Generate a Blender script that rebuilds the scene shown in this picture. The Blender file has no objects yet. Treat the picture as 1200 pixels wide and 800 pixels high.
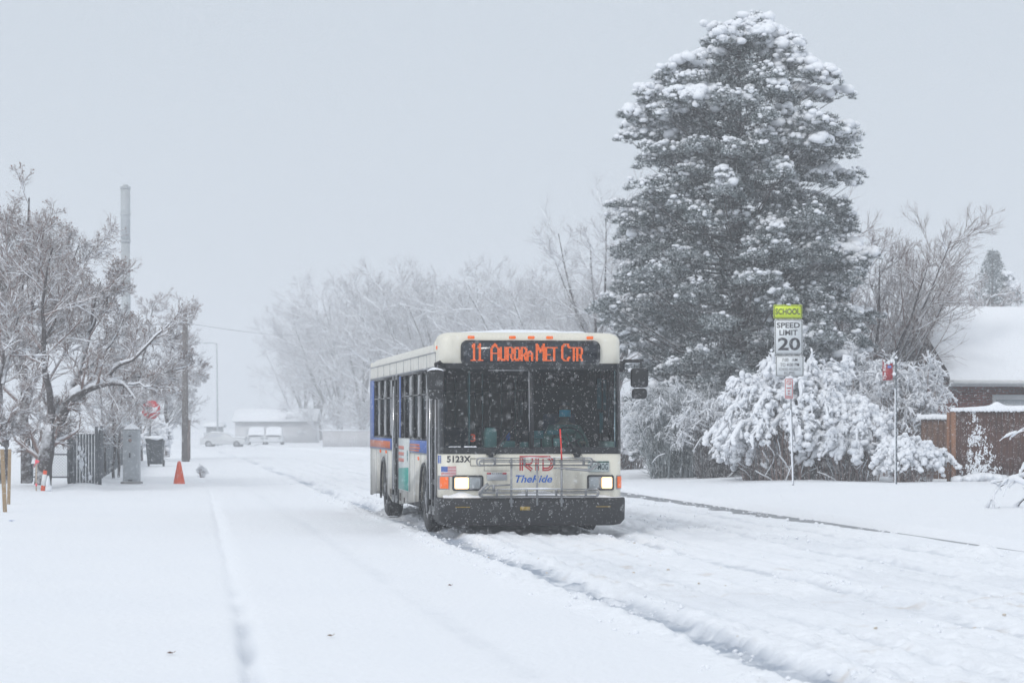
import bpy, math, random
import numpy as np
from mathutils import Vector, Matrix
PI = math.pi
sc = bpy.context.scene
COL = sc.collection
# ------------------------------------------------------------------ camera
F = 3127.0                       # focal length in pixels of the 1200 px wide photograph
YAW = math.radians(7.7)
CA, SA = math.cos(YAW), math.sin(YAW)
EYE, HOR = 1.6, 495.0
cam = bpy.data.cameras.new('camera'); cam_o = bpy.data.objects.new('camera', cam); COL.objects.link(cam_o)
cam_o.location = (0, 0, EYE); cam_o.rotation_euler = (PI/2, 0, -YAW)
cam.sensor_width = 36; cam.lens = 36*F/1200; cam.shift_y = (HOR-400)/1200
cam.clip_start = 0.5; cam.clip_end = 5000
cam.dof.use_dof = True; cam.dof.focus_distance = 39; cam.dof.aperture_fstop = 4.5
sc.camera = cam_o
# ------------------------------------------------------------------ sky, sun, exposure
SUN_EL, SUN_AZ = math.radians(38), math.radians(215)
w = bpy.data.worlds.new('World'); sc.world = w; w.use_nodes = True
nt = w.node_tree; nt.nodes.clear()
out = nt.nodes.new('ShaderNodeOutputWorld'); bg = nt.nodes.new('ShaderNodeBackground')
sky = nt.nodes.new('ShaderNodeTexSky'); sky.sky_type = 'NISHITA'; sky.sun_disc = False
sky.sun_elevation = SUN_EL; sky.sun_rotation = SUN_AZ; sky.dust_density = 3
hs = nt.nodes.new('ShaderNodeHueSaturation'); hs.inputs['Saturation'].default_value = .35
nt.links.new(sky.outputs[0], hs.inputs['Color'])
tc = nt.nodes.new('ShaderNodeTexCoord'); sx = nt.nodes.new('ShaderNodeSeparateXYZ')
nt.links.new(tc.outputs['Generated'], sx.inputs[0])
rp = nt.nodes.new('ShaderNodeValToRGB'); nt.links.new(sx.outputs['Z'], rp.inputs[0])
rp.color_ramp.elements[0].position = 0; rp.color_ramp.elements[0].color = (.70, .775, .86, 1)
rp.color_ramp.elements[1].position = 1; rp.color_ramp.elements[1].color = (.90, .95, 1, 1)
e = rp.color_ramp.elements.new(.15); e.color = (.655, .73, .815, 1)
e = rp.color_ramp.elements.new(.4); e.color = (.79, .84, .91, 1)
gl = nt.nodes.new('ShaderNodeVectorMath'); gl.operation = 'SCALE'; gl.inputs['Scale'].default_value = 9.2
nt.links.new(rp.outputs[0], gl.inputs[0])
mxs = nt.nodes.new('ShaderNodeMix'); mxs.data_type = 'RGBA'; mxs.inputs['Factor'].default_value = .88
nt.links.new(hs.outputs[0], mxs.inputs['A']); nt.links.new(gl.outputs[0], mxs.inputs['B'])
nt.links.new(mxs.outputs['Result'], bg.inputs[0]); bg.inputs[1].default_value = .1
nt.links.new(bg.outputs[0], out.inputs[0])
sun = bpy.data.lights.new('sun', 'SUN'); sun.energy = 1.0; sun.angle = math.radians(12); sun.color = (1, .97, .93)
so = bpy.data.objects.new('sun', sun); COL.objects.link(so)
so.rotation_euler = (PI/2-SUN_EL, 0, PI-SUN_AZ); so.location = (0, 0, 60)
sc.view_settings.view_transform = 'Standard'; sc.view_settings.look = 'None'
sc.view_settings.exposure = 0.06; sc.view_settings.gamma = 1; sc.view_settings.use_curve_mapping = False
cy = sc.cycles
sc.render.engine = 'CYCLES'
cy.use_denoising = True; cy.denoiser = 'OPENIMAGEDENOISE'
cy.max_bounces = 5; cy.diffuse_bounces = 2; cy.glossy_bounces = 3; cy.transmission_bounces = 3
cy.transparent_max_bounces = 12; cy.volume_bounces = 1; cy.sample_clamp_indirect = 4
cy.use_adaptive_sampling = True; cy.adaptive_threshold = .02

# ------------------------------------------------------------------ helpers
def at(px, py, d):
    """world point seen at photo pixel (px,py) at camera depth d; world x = across the road, y = along it"""
    X = (px-600)/F*d
    return Vector((X*CA+d*SA, -X*SA+d*CA, EYE+(HOR-py)/F*d))
def A3(*p): return np.array(p, dtype=float)
def hash2(ix, iy, seed):
    n = (ix.astype(np.int64)*374761393 + iy.astype(np.int64)*668265263 + seed*1442695041) & 0xffffffff
    n = ((n ^ (n >> 13))*1274126177) & 0xffffffff
    return ((n ^ (n >> 16)) & 0xffff)/65535.0
def vnoise(x, y, seed=0):
    x = np.asarray(x, float); y = np.asarray(y, float)
    ix, iy = np.floor(x), np.floor(y); fx, fy = x-ix, y-iy
    fx = fx*fx*(3-2*fx); fy = fy*fy*(3-2*fy)
    a = hash2(ix, iy, seed); b = hash2(ix+1, iy, seed); c = hash2(ix, iy+1, seed); d = hash2(ix+1, iy+1, seed)
    return (a*(1-fx)+b*fx)*(1-fy)+(c*(1-fx)+d*fx)*fy-.5
def fbm(x, y, oct=4, seed=0):
    r = 0; a = 1; x = np.asarray(x, float); y = np.asarray(y, float)
    for i in range(oct):
        r = r+a*vnoise(x*2**i+i*17.3, y*2**i-i*9.1, seed+i); a *= .5
    return r
def sstep(a, b, x):
    t = np.clip((np.asarray(x, float)-a)/(b-a), 0, 1); return t*t*(3-2*t)

class MB:
    def __init__(s): s.V = []; s.n = 0; s.Fc = []          # Fc: list of (F,k) arrays
    def add(s, v, faces):
        v = np.asarray(v, float).reshape(-1, 3)
        by = {}
        if isinstance(faces, np.ndarray): by[faces.shape[1]] = faces
        else:
            for f in faces: by.setdefault(len(f), []).append(f)
        for k, fs in by.items(): s.Fc.append(np.asarray(fs, dtype=np.int64)+s.n)
        s.V.append(v); s.n += len(v); return s
    def box(s, c, size, rz=0, ry=0, rx=0):
        h = np.array(size)/2
        v = np.array([[x, y, z] for x in (-1, 1) for y in (-1, 1) for z in (-1, 1)])*h
        if rz or ry or rx:
            R = np.array(Matrix.Rotation(rz, 3, 'Z') @ Matrix.Rotation(ry, 3, 'Y') @ Matrix.Rotation(rx, 3, 'X')); v = v@R.T
        return s.add(v+np.array(c), [(0, 1, 3, 2), (4, 6, 7, 5), (0, 4, 5, 1), (2, 3, 7, 6), (0, 2, 6, 4), (1, 5, 7, 3)])
    def prism(s, pts, axis, a, b):
        """extrude a closed 2D outline along an axis; x: pts=(y,z), y: pts=(x,z), z: pts=(x,y)"""
        n = len(pts); v = []
        for t in (a, b):
            for p in pts:
                v.append({'x': (t, p[0], p[1]), 'y': (p[0], t, p[1]), 'z': (p[0], p[1], t)}[axis])
        f = [tuple(range(n))[::-1], tuple(range(n, 2*n))]+[(i, (i+1) % n, n+(i+1) % n, n+i) for i in range(n)]
        return s.add(v, f)
    def cyl(s, p0, p1, r0, r1=None, n=12):
        r1 = r0 if r1 is None else r1
        p0, p1 = Vector(p0), Vector(p1); q = (p1-p0).to_track_quat('Z', 'Y')
        v = []
        for p, r in ((p0, r0), (p1, r1)):
            for i in range(n):
                a = 2*PI*i/n; v.append(p+q@Vector((r*math.cos(a), r*math.sin(a), 0)))
        f = [tuple(range(n))[::-1], tuple(range(n, 2*n))]+[(i, (i+1) % n, n+(i+1) % n, n+i) for i in range(n)]
        return s.add(v, f)
    def tubes(s, P, R, k=6, caps=False):
        """P (M,N,3), R (M,N)"""
        P = np.asarray(P, float); R = np.asarray(R, float)
        if P.ndim == 2: P = P[None]
        if R.ndim == 0: R = np.full(P.shape[:2], float(R))
        if R.ndim == 1: R = np.broadcast_to(R, P.shape[:2]) if R.shape[0] == P.shape[1] else np.repeat(R[:, None], P.shape[1], 1)
        M, N = P.shape[:2]
        T = np.gradient(P, axis=1); T /= np.linalg.norm(T, axis=2, keepdims=True)+1e-9
        up = np.where(np.abs(T[:, :1, 2:3]) > .95, np.array([1., 0, 0]), np.array([0, 0, 1.]))
        U = np.cross(T, np.broadcast_to(up, T.shape)); U /= np.linalg.norm(U, axis=2, keepdims=True)+1e-9
        W = np.cross(U, T)
        a = np.arange(k)*2*PI/k
        V = P[:, :, None]+R[:, :, None, None]*(np.cos(a)[None, None, :, None]*U[:, :, None]+np.sin(a)[None, None, :, None]*W[:, :, None])
        i = np.arange(M)[:, None, None]*N*k; j = np.arange(N-1)[None, :, None]*k; q = np.arange(k)[None, None, :]; q2 = (q+1) % k
        Q = np.stack([i+j+q, i+j+q2, i+j+k+q2, i+j+k+q], -1).reshape(-1, 4)
        s.add(V.reshape(-1, 3), Q)
        if caps:
            c0 = (np.arange(M)[:, None]*N*k+np.arange(k)[None])[:, ::-1]; c1 = np.arange(M)[:, None]*N*k+(N-1)*k+np.arange(k)[None]
            s.Fc.append(np.concatenate([c0, c1])+s.n-len(V.reshape(-1, 3)))
        return s
    def inst(s, tv, tf, pos, scale, rot=None):
        """copy a template mesh: pos (M,3), scale (M,3), rot (M,3,3)"""
        tv = np.asarray(tv); tf = np.asarray(tf); M = len(pos)
        V = tv[None]*scale[:, None]
        if rot is not None: V = np.einsum('mij,mvj->mvi', rot, V)
        V = V+pos[:, None]
        Fx = (tf[None]+np.arange(M)[:, None, None]*len(tv)).reshape(-1, tf.shape[1])
        return s.add(V.reshape(-1, 3), Fx)
    def grid(s, P):
        P = np.asarray(P); a, b = P.shape[:2]
        i = np.arange(a-1)[:, None]*b; j = np.arange(b-1)[None]
        Q = np.stack([i+j, i+j+1, i+j+b+1, i+j+b], -1).reshape(-1, 4)
        return s.add(P.reshape(-1, 3), Q)
    def build(s, name, mat, parent=None, origin=None, smooth=False, bevel=0, loc=None):
        V = np.concatenate(s.V) if s.V else np.zeros((0, 3))
        if origin is not None: V = V-np.array(origin)
        me = bpy.data.meshes.new(name); me.vertices.add(len(V)); me.vertices.foreach_set('co', V.astype(np.float32).ravel())
        li = np.concatenate([f.ravel() for f in s.Fc]); tot = np.concatenate([np.full(len(f), f.shape[1]) for f in s.Fc])
        me.loops.add(len(li)); me.loops.foreach_set('vertex_index', li.astype(np.int32))
        me.polygons.add(len(tot)); st = np.concatenate([[0], np.cumsum(tot)[:-1]])
        me.polygons.foreach_set('loop_start', st.astype(np.int32)); me.polygons.foreach_set('loop_total', tot.astype(np.int32))
        if smooth: me.polygons.foreach_set('use_smooth', np.ones(len(tot), bool))
        me.update(calc_edges=True); me.validate()
        me.materials.append(mat)
        o = bpy.data.objects.new(name, me); COL.objects.link(o)
        if parent: o.parent = parent
        if loc is not None: o.location = loc
        if bevel:
            m = o.modifiers.new('bevel', 'BEVEL'); m.width = bevel; m.segments = 2; m.limit_method = 'ANGLE'; m.angle_limit = .6
        return o
def tag(o, label=None, cat=None, group=None, kind=None):
    if label: o['label'] = label
    if cat: o['category'] = cat
    if group: o['group'] = group
    if kind: o['kind'] = kind
    return o
def thing(name, loc, label, cat, group=None, rz=0):
    o = bpy.data.objects.new(name, None); COL.objects.link(o); o.location = loc; o.rotation_euler = (0, 0, rz)
    o.empty_display_size = .2
    return tag(o, label, cat, group)
def copy_thing(o, loc, rz=None, label=None, scale=None):
    c = o.copy(); COL.objects.link(c); c.location = loc
    if rz is not None: c.rotation_euler = (0, 0, rz)
    if scale is not None: c.scale = scale
    if label: c['label'] = label
    for ch in o.children:
        d = ch.copy(); COL.objects.link(d); d.parent = c
        for g in ch.children:
            h = g.copy(); COL.objects.link(h); h.parent = d
    return c

# ------------------------------------------------------------------ materials
def mat(name, col, rough=.6, metal=0, var=.12, scale=6., bump=0., emit=0, spec=.5, col2=None, bscale=None, grime=0):
    m = bpy.data.materials.new(name); m.use_nodes = True; t = m.node_tree; b = t.nodes['Principled BSDF']
    b.inputs['Roughness'].default_value = rough; b.inputs['Metallic'].default_value = metal
    b.inputs['Specular IOR Level'].default_value = spec
    n = t.nodes.new('ShaderNodeTexNoise'); n.inputs['Scale'].default_value = scale; n.inputs['Detail'].default_value = 4
    g = t.nodes.new('ShaderNodeTexCoord'); t.links.new(g.outputs['Object'], n.inputs['Vector'])
    mx = t.nodes.new('ShaderNodeMix'); mx.data_type = 'RGBA'
    c2 = col2 if col2 else tuple(min(1, c*(1+var)) for c in col)
    c1 = col if col2 else tuple(c*(1-var) for c in col)
    mx.inputs['A'].default_value = (*c1, 1); mx.inputs['B'].default_value = (*c2, 1)
    t.links.new(n.outputs['Fac'], mx.inputs['Factor']); t.links.new(mx.outputs['Result'], b.inputs['Base Color'])
    if bump:
        n2 = t.nodes.new('ShaderNodeTexNoise'); n2.inputs['Scale'].default_value = bscale or scale*4; t.links.new(g.outputs['Object'], n2.inputs['Vector'])
        bp = t.nodes.new('ShaderNodeBump'); bp.inputs['Strength'].default_value = bump; bp.inputs['Distance'].default_value = .02
        t.links.new(n2.outputs['Fac'], bp.inputs['Height']); t.links.new(bp.outputs[0], b.inputs['Normal'])
    if grime:
        gn = t.nodes.new('ShaderNodeTexNoise'); gn.inputs['Scale'].default_value = 5; gn.inputs['Detail'].default_value = 6; mp = t.nodes.new('ShaderNodeMapping'); mp.inputs['Scale'].default_value = (1, 1, .16)
        t.links.new(g.outputs['Object'], mp.inputs[0]); t.links.new(mp.outputs[0], gn.inputs['Vector']); sz = t.nodes.new('ShaderNodeSeparateXYZ'); t.links.new(g.outputs['Object'], sz.inputs[0])
        r1 = t.nodes.new('ShaderNodeMapRange'); r1.inputs['From Min'].default_value = 1.2; r1.inputs['From Max'].default_value = .25; r1.inputs['To Min'].default_value = -.12; r1.inputs['To Max'].default_value = .28; t.links.new(sz.outputs['Z'], r1.inputs['Value'])
        aa = t.nodes.new('ShaderNodeMath'); aa.operation = 'ADD'; t.links.new(gn.outputs['Fac'], aa.inputs[0]); t.links.new(r1.outputs[0], aa.inputs[1])
        r2 = t.nodes.new('ShaderNodeMapRange'); r2.inputs['From Min'].default_value = .45; r2.inputs['From Max'].default_value = .85; r2.inputs['To Max'].default_value = grime; t.links.new(aa.outputs[0], r2.inputs['Value'])
        mg_ = t.nodes.new('ShaderNodeMix'); mg_.data_type = 'RGBA'; t.links.new(r2.outputs[0], mg_.inputs['Factor']); t.links.new(mx.outputs['Result'], mg_.inputs['A']); mg_.inputs['B'].default_value = (.20, .18, .15, 1); t.links.new(mg_.outputs['Result'], b.inputs['Base Color'])
    if emit: b.inputs['Emission Color'].default_value = (*col, 1); b.inputs['Emission Strength'].default_value = emit
    return m
def snowy(name, col, amount=.35, soft=.35, rough=.85, var=.3, nscale=9., patch=.5, snow=(.84, .87, .92)):
    """bark, needles, metal ... with snow lying where the surface faces up and in wind-blown patches"""
    m = mat(name, col, rough, var=var, scale=5); t = m.node_tree; b = t.nodes['Principled BSDF']
    src = b.inputs['Base Color'].links[0].from_socket
    g = t.nodes.new('ShaderNodeNewGeometry'); s3 = t.nodes.new('ShaderNodeSeparateXYZ'); t.links.new(g.outputs['Normal'], s3.inputs[0])
    n = t.nodes.new('ShaderNodeTexNoise'); n.inputs['Scale'].default_value = nscale; n.inputs['Detail'].default_value = 3
    tcn = t.nodes.new('ShaderNodeTexCoord'); t.links.new(tcn.outputs['Object'], n.inputs['Vector'])
    a = t.nodes.new('ShaderNodeMath'); a.operation = 'MULTIPLY_ADD'; a.inputs[1].default_value = patch*2
    t.links.new(n.outputs['Fac'], a.inputs[0]); a.inputs[2].default_value = -patch
    a2 = t.nodes.new('ShaderNodeMath'); a2.operation = 'ADD'; t.links.new(a.outputs[0], a2.inputs[0]); t.links.new(s3.outputs['Z'], a2.inputs[1])
    r = t.nodes.new('ShaderNodeMapRange'); r.inputs['From Min'].default_value = amount-soft/2; r.inputs['From Max'].default_value = amount+soft/2
    t.links.new(a2.outputs[0], r.inputs['Value'])
    mx = t.nodes.new('ShaderNodeMix'); mx.data_type = 'RGBA'; t.links.new(r.outputs[0], mx.inputs['Factor'])
    t.links.new(src, mx.inputs['A']); mx.inputs['B'].default_value = (*snow, 1); t.links.new(mx.outputs['Result'], b.inputs['Base Color'])
    return m
def glass(name, tint=(.35, .5, .52), refl=(1, 1, 1), ior=1.5, boost=0., rough=.02):
    m = bpy.data.materials.new(name); m.use_nodes = True; t = m.node_tree; t.nodes.clear()
    o = t.nodes.new('ShaderNodeOutputMaterial'); tr = t.nodes.new('ShaderNodeBsdfTransparent'); gs = t.nodes.new('ShaderNodeBsdfGlossy')
    tr.inputs[0].default_value = (*tint, 1); gs.inputs['Roughness'].default_value = rough; gs.inputs['Color'].default_value = (*refl, 1)
    fr = t.nodes.new('ShaderNodeFresnel'); fr.inputs[0].default_value = ior
    nz = t.nodes.new('ShaderNodeTexNoise'); nz.inputs['Scale'].default_value = 3.5; tcn = t.nodes.new('ShaderNodeTexCoord'); t.links.new(tcn.outputs['Object'], nz.inputs[0])
    bp = t.nodes.new('ShaderNodeBump'); bp.inputs['Strength'].default_value = .05; bp.inputs['Distance'].default_value = .02
    t.links.new(nz.outputs['Fac'], bp.inputs['Height']); t.links.new(bp.outputs[0], gs.inputs['Normal'])
    mx = t.nodes.new('ShaderNodeMixShader'); ad = t.nodes.new('ShaderNodeMath'); ad.operation = 'ADD'; ad.inputs[1].default_value = boost; ad.use_clamp = True
    t.links.new(fr.outputs[0], ad.inputs[0]); t.links.new(ad.outputs[0], mx.inputs[0]); t.links.new(tr.outputs[0], mx.inputs[1]); t.links.new(gs.outputs[0], mx.inputs[2])
    t.links.new(mx.outputs[0], o.inputs[0]); return m
def snow_mat(name, slush_shade=False):
    m = bpy.data.materials.new(name); m.use_nodes = True; t = m.node_tree; b = t.nodes['Principled BSDF']
    b.inputs['Roughness'].default_value = .75; b.inputs['Specular IOR Level'].default_value = .25
    g = t.nodes.new('ShaderNodeTexCoord')
    n = t.nodes.new('ShaderNodeTexNoise'); n.inputs['Scale'].default_value = .35; n.inputs['Detail'].default_value = 5; t.links.new(g.outputs['Object'], n.inputs['Vector'])
    mx = t.nodes.new('ShaderNodeMix'); mx.data_type = 'RGBA'; mx.inputs['A'].default_value = (.83, .865, .92, 1); mx.inputs['B'].default_value = (.885, .91, .95, 1)
    t.links.new(n.outputs['Fac'], mx.inputs['Factor']); last = mx.outputs['Result']
    if slush_shade:
        at_ = t.nodes.new('ShaderNodeAttribute'); at_.attribute_name = 'slush_shade'
        sep = t.nodes.new('ShaderNodeSeparateColor'); t.links.new(at_.outputs['Color'], sep.inputs[0])
        for ch, c in (('Red', (.33, .38, .46, 1)), ('Green', (.52, .45, .38, 1))):
            m2 = t.nodes.new('ShaderNodeMix'); m2.data_type = 'RGBA'; t.links.new(sep.outputs[ch], m2.inputs['Factor'])
            t.links.new(last, m2.inputs['A']); m2.inputs['B'].default_value = c; last = m2.outputs['Result']
    t.links.new(last, b.inputs['Base Color'])
    n1 = t.nodes.new('ShaderNodeTexNoise'); n1.inputs['Scale'].default_value = 14; n1.inputs['Detail'].default_value = 6; t.links.new(g.outputs['Object'], n1.inputs['Vector'])
    bp = t.nodes.new('ShaderNodeBump'); bp.inputs['Strength'].default_value = .5; bp.inputs['Distance'].default_value = .05
    t.links.new(n1.outputs['Fac'], bp.inputs['Height']); t.links.new(bp.outputs[0], b.inputs['Normal'])
    return m
M = {}
M['snow'] = snow_mat('fresh_snow'); M['road_snow'] = snow_mat('driven_snow', True)
M['snow_lump'] = mat('snow_lump', (.84, .87, .92), .8, var=.04, bump=.4, scale=8)
M['asphalt'] = mat('wet_gutter', (.17, .18, .20), .45, var=.25, scale=3, bump=.3, col2=(.33, .35, .38))
M['black'] = mat('black_rubber', (.012, .013, .015), .55, var=.3)
M['blackpaint'] = mat('black_gloss_trim', (.010, .012, .015), .3, var=.2)
M['bumper'] = mat('black_bumper', (.013, .014, .017), .6, var=.5, scale=14, bump=.2)
M['steel'] = mat('galvanised_steel', (.30, .31, .33), .45, .6, var=.2, scale=20)
M['chrome'] = mat('chrome', (.6, .61, .63), .2, 1, var=.05)
M['wood'] = mat('raw_wood', (.32, .23, .14), .8, var=.3, scale=12)
M['white_paint'] = mat('white_paint', (.72, .74, .76), .5, var=.06)
M['orange'] = mat('orange_plastic', (.75, .10, .035), .5, var=.1)
M['pink'] = mat('pink_ribbon', (.9, .12, .16), .6)
M['white_sheet'] = mat('white_reflective_sheet', (.72, .75, .77), .4, var=.03)
M['yellow_sheet'] = mat('fluorescent_yellow_sheet', (.62, .78, .01), .4, var=.03)
M['ink'] = mat('black_lettering', (.02, .02, .025), .5)
M['red_ink'] = mat('red_lettering', (.50, .03, .04), .5)
M['red_sheet'] = mat('red_reflective_sheet', (.30, .012, .022), .4, var=.1)

# ------------------------------------------------------------------ lettering (made first, while the scene is light)
def text_raw(s, shear=0., bold=0., spacing=1.):
    c = bpy.data.curves.new('t', 'FONT'); c.body = s; c.size = 1; c.shear = shear; c.offset = bold; c.space_character = spacing; c.resolution_u = 3
    o = bpy.data.objects.new('t', c); COL.objects.link(o)
    bpy.context.view_layer.update()
    me = bpy.data.meshes.new_from_object(o.evaluated_get(bpy.context.evaluated_depsgraph_get()))
    v = np.array([p.co[:] for p in me.vertices]); f = [tuple(p.vertices) for p in me.polygons]
    bpy.data.objects.remove(o); bpy.data.curves.remove(c); bpy.data.meshes.remove(me)
    lo, hi = v.min(0), v.max(0); v = (v-lo)/(hi-lo+1e-9); return v[:, :2], f
TX = {}
for key, s, sh, bo in (('5123X', '5123X', 0, .03), ('TheRide', 'TheRide', .30, .02), ('SCHOOL', 'SCHOOL', 0, .02), ('SPEED', 'SPEED', 0, .022),
                       ('LIMIT', 'LIMIT', 0, .022), ('20', '20', 0, .025), ('700', '7:00   AM', 0, .01), ('TO', 'TO 4:00 PM', 0, .01),
                       ('HOL', 'SCHOOL HOLIDAYS', 0, .005), ('EXC', 'EXCEPTED', 0, .005), ('STOP', 'STOP', 0, .02), ('plate', '819-MOG', 0, .01),
                       ('ride', 'The Ride', 0, .02), ('3', '3', 0, .01), ('unit', '5123X', 0, 0)):
    TX[key] = text_raw(s, sh, bo)
def place_text(mb, key, x0, x1, z0, z1, fn):
    v, f = TX[key]; P = [fn(x0+(x1-x0)*a, z0+(z1-z0)*b) for a, b in v]; mb.add(P, f)

# ------------------------------------------------------------------ ground, road, gutter
KERB = 10.55
def line_t(s): return .62+(s-16)*.016
def base_z(x, y):
    return -.8*sstep(105, 290, y) + 0*x
def hz(x, y):
    """snow surface height"""
    x = np.asarray(x, float); y = np.asarray(y, float)
    og = gutter_open(y)*np.exp(-(np.clip(np.abs(x-(KERB-.45))-.35, 0, 9)/.6)**2)      # calm, thin snow beside the bare gutter
    z = base_z(x, y)+.035*fbm(x*.22, y*.12, 3, 3)*(1-og)
    z = z+sstep(KERB+.02, KERB+.35, x)*.13+sstep(11, 16, x)*.1*(1-sstep(110, 200, y))
    z = z+.03*fbm(x*.9, y*.7, 3, 8)*sstep(KERB+.3, KERB+1, x)
    z = z+.20*np.exp(-((x+4.2)/1.3)**2-((y-61)/5)**2)+.12*np.exp(-((x+1.7)/.5)**2)*sstep(60, 70, y)*(1-sstep(120, 160, y))
    z = z-.05*np.exp(-((y-66.5)/2.2)**2)*sstep(-4, -2.5, x)*(1-sstep(.2, 1.2, x))
    lt = line_t(y); near = 1-sstep(48, 75, y)
    step_d = (x-lt+.04*vnoise(y*.8, y*0+3.3, 5))
    z = z+.028*sstep(-.02, .2, step_d)*(1-sstep(.5, 2.6, step_d))*near
    z = z-(.016+.06*sstep(23, 17.5, y)*(.75+vnoise(y*.9, y*0, 9)*.9))*np.exp(-(step_d/.055)**2)*near
    fade = 1-.75*sstep(50, 150, y)
    edge = x+.35*vnoise(y*.45, y*0+7, 2)+.15*vnoise(y*2., y*0+7, 4)
    churn = sstep(3.45, 3.75, edge)*(1-sstep(KERB-.9, KERB-.3, x))*(1-.9*og)*(.45+.55*sstep(-.25, .2, fbm(x*.7, y*.22, 3, 20)))
    z = z+churn*fade*(.035*np.abs(fbm(x*1.6, y*.8, 3, 21))+.085*np.abs(fbm(x*5.5, y*3.9, 4, 33))+.035*np.abs(fbm(x*12, y*9, 2, 41)))
    z = z+.012*fbm(x*1.3, y*.5, 3, 51)*(1-churn)
    for c, wd, dp in RUTS:
        cc = rut_c(c, y); ww = wd*(1+.35*vnoise(y*.6, y*0+c*3, 63)); d = np.abs(x-cc)
        m = sstep(ww, ww*.6, d+.03*vnoise(x*9, y*5, 66)); k = .72*dp*(1+.35*vnoise(y*.35, y*0+c, 64))*(1-.7*sstep(60, 200, y))*(1-og)
        z = z-m*k+.35*k*np.exp(-((d-ww*1.35)/.10)**2)*np.clip(.5+2.2*fbm(x*4.3, y*2.1, 4, 65), 0, 2.5)
    z = z+.09*np.exp(-((x-(KERB-.65-.5*gutter_open(y)))/.26)**2)*np.clip(.4+1.6*vnoise(x*2, y*1.2, 71)+1.*vnoise(x*5, y*5, 72), 0, 2)*(1-.6*sstep(70, 130, y))*(1-.55*gutter_open(y))
    return z
def rut_c(c, y): return c+.05*vnoise(y*.13, y*0+c, 61)+.03*vnoise(y*.7, y*0+c, 62)
def gutter_open(y):
    """how bare the gutter is at distance y (0..1)"""
    return sstep(35., 47, y)*(1-sstep(57, 62, y+2*vnoise(y*1.5, y*0, 87)))
RUTS = [(4.08, .24, .085), (4.62, .08, .025), (5.15, .10, .03), (5.75, .09, .025), (6.45, .19, .05), (7.05, .09, .03), (7.65, .10, .025), (8.25, .15, .05), (8.8, .08, .025), (9.4, .11, .035), (2.35, .14, .008)]
def hroad(x, y):
    z = hz(x, y)
    g0 = KERB-.52-.28*vnoise(y*1.1, y*0, 81)-.25*vnoise(y*5, y*0, 83)-.12*vnoise(x*9, y*12, 84)
    wopen = gutter_open(y)
    narrow = KERB-.04-.16*vnoise(y*.9, y*0, 82)
    edge = narrow+(g0-narrow)*wopen
    m = sstep(edge-.05, edge+.06, x)*(1-sstep(62, 66, y))*sstep(22, 32, y)
    z = np.where((x > KERB-1.0) & (y < 64), np.maximum(z, .03), z)
    m = m*(.42+.58*sstep(34, 40, y))
    return z*(1-m)+(-.03)*m
def snow_rows(a, b, first, grow, mx):
    r = [a]; st = first
    while r[-1] < b: r.append(r[-1]+min(st, mx)); st *= grow
    return np.array(r)
def sheet(name, xs, ys, fn, material, slush_shade=False):
    X, Y = np.meshgrid(xs, ys); Z = fn(X, Y)
    mb = MB(); mb.grid(np.stack([X, Y, Z], -1)); o = mb.build(name, material, smooth=True); tag(o, kind='structure')
    if slush_shade:
        a = o.data.color_attributes.new('slush_shade', 'FLOAT_COLOR', 'POINT')
        r = np.zeros(X.shape)
        for c, wd, dp in RUTS:
            cc = rut_c(c, Y)
            r = np.maximum(r, sstep(wd*1.1, wd*.3, np.abs(X-cc))*min(1, dp*15)*(.6 if c > 4.2 else 1)*np.clip(.5+1.3*fbm(X*4+c*7, Y*.35, 4, 91)+.9*fbm(X*9, Y*5, 3, 92), 0, 1)*(1-.6*sstep(50, 130, Y)))
        r = np.maximum(r, .55*np.exp(-((X-line_t(Y)+.04*vnoise(Y*.8, Y*0+3.3, 5))/.06)**2)*sstep(30, 17, Y)*np.clip(.6+1.4*vnoise(Y*.9, Y*0, 9), 0, 1))  # shade of the left groove painted into the colour mask
        r = np.maximum(r, .13*sstep(.1, .5, fbm(X*.8, Y*.35, 4, 95))*sstep(3.8, 4.6, X)*(1-sstep(9.5, 10, X)))
        dirt = .6*sstep(.36, .60, fbm(X*3.1, Y*2.6, 5, 97))*sstep(3.9, 4.4, X)*(1-sstep(8.3, 9, X))*.75*sstep(-.05, .25, fbm(X*.5, Y*.18, 2, 99))*(1-sstep(40, 70, Y))
        c4 = np.zeros(X.shape+(4,)); c4[..., 0] = np.clip(r, 0, 1); c4[..., 1] = np.clip(dirt, 0, 1); c4[..., 3] = 1
        a.data.foreach_set('color', c4.astype(np.float32).ravel())
    return o
ys = snow_rows(9, 130, .035, 1.0035, .55); ys = np.concatenate([ys, snow_rows(ys[-1]+1, 620, 1.2, 1.02, 8)])
xl = -2.0; xs_road = np.concatenate([np.arange(.3, 1.4, .025), np.arange(1.4, 3.4, .09), np.arange(3.4, KERB-1.2, .042), np.arange(KERB-1.2, KERB+.03, .03)])
XR1 = xs_road[-1]
sheet('road', xs_road, ys, hroad, M['road_snow'], True)
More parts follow.
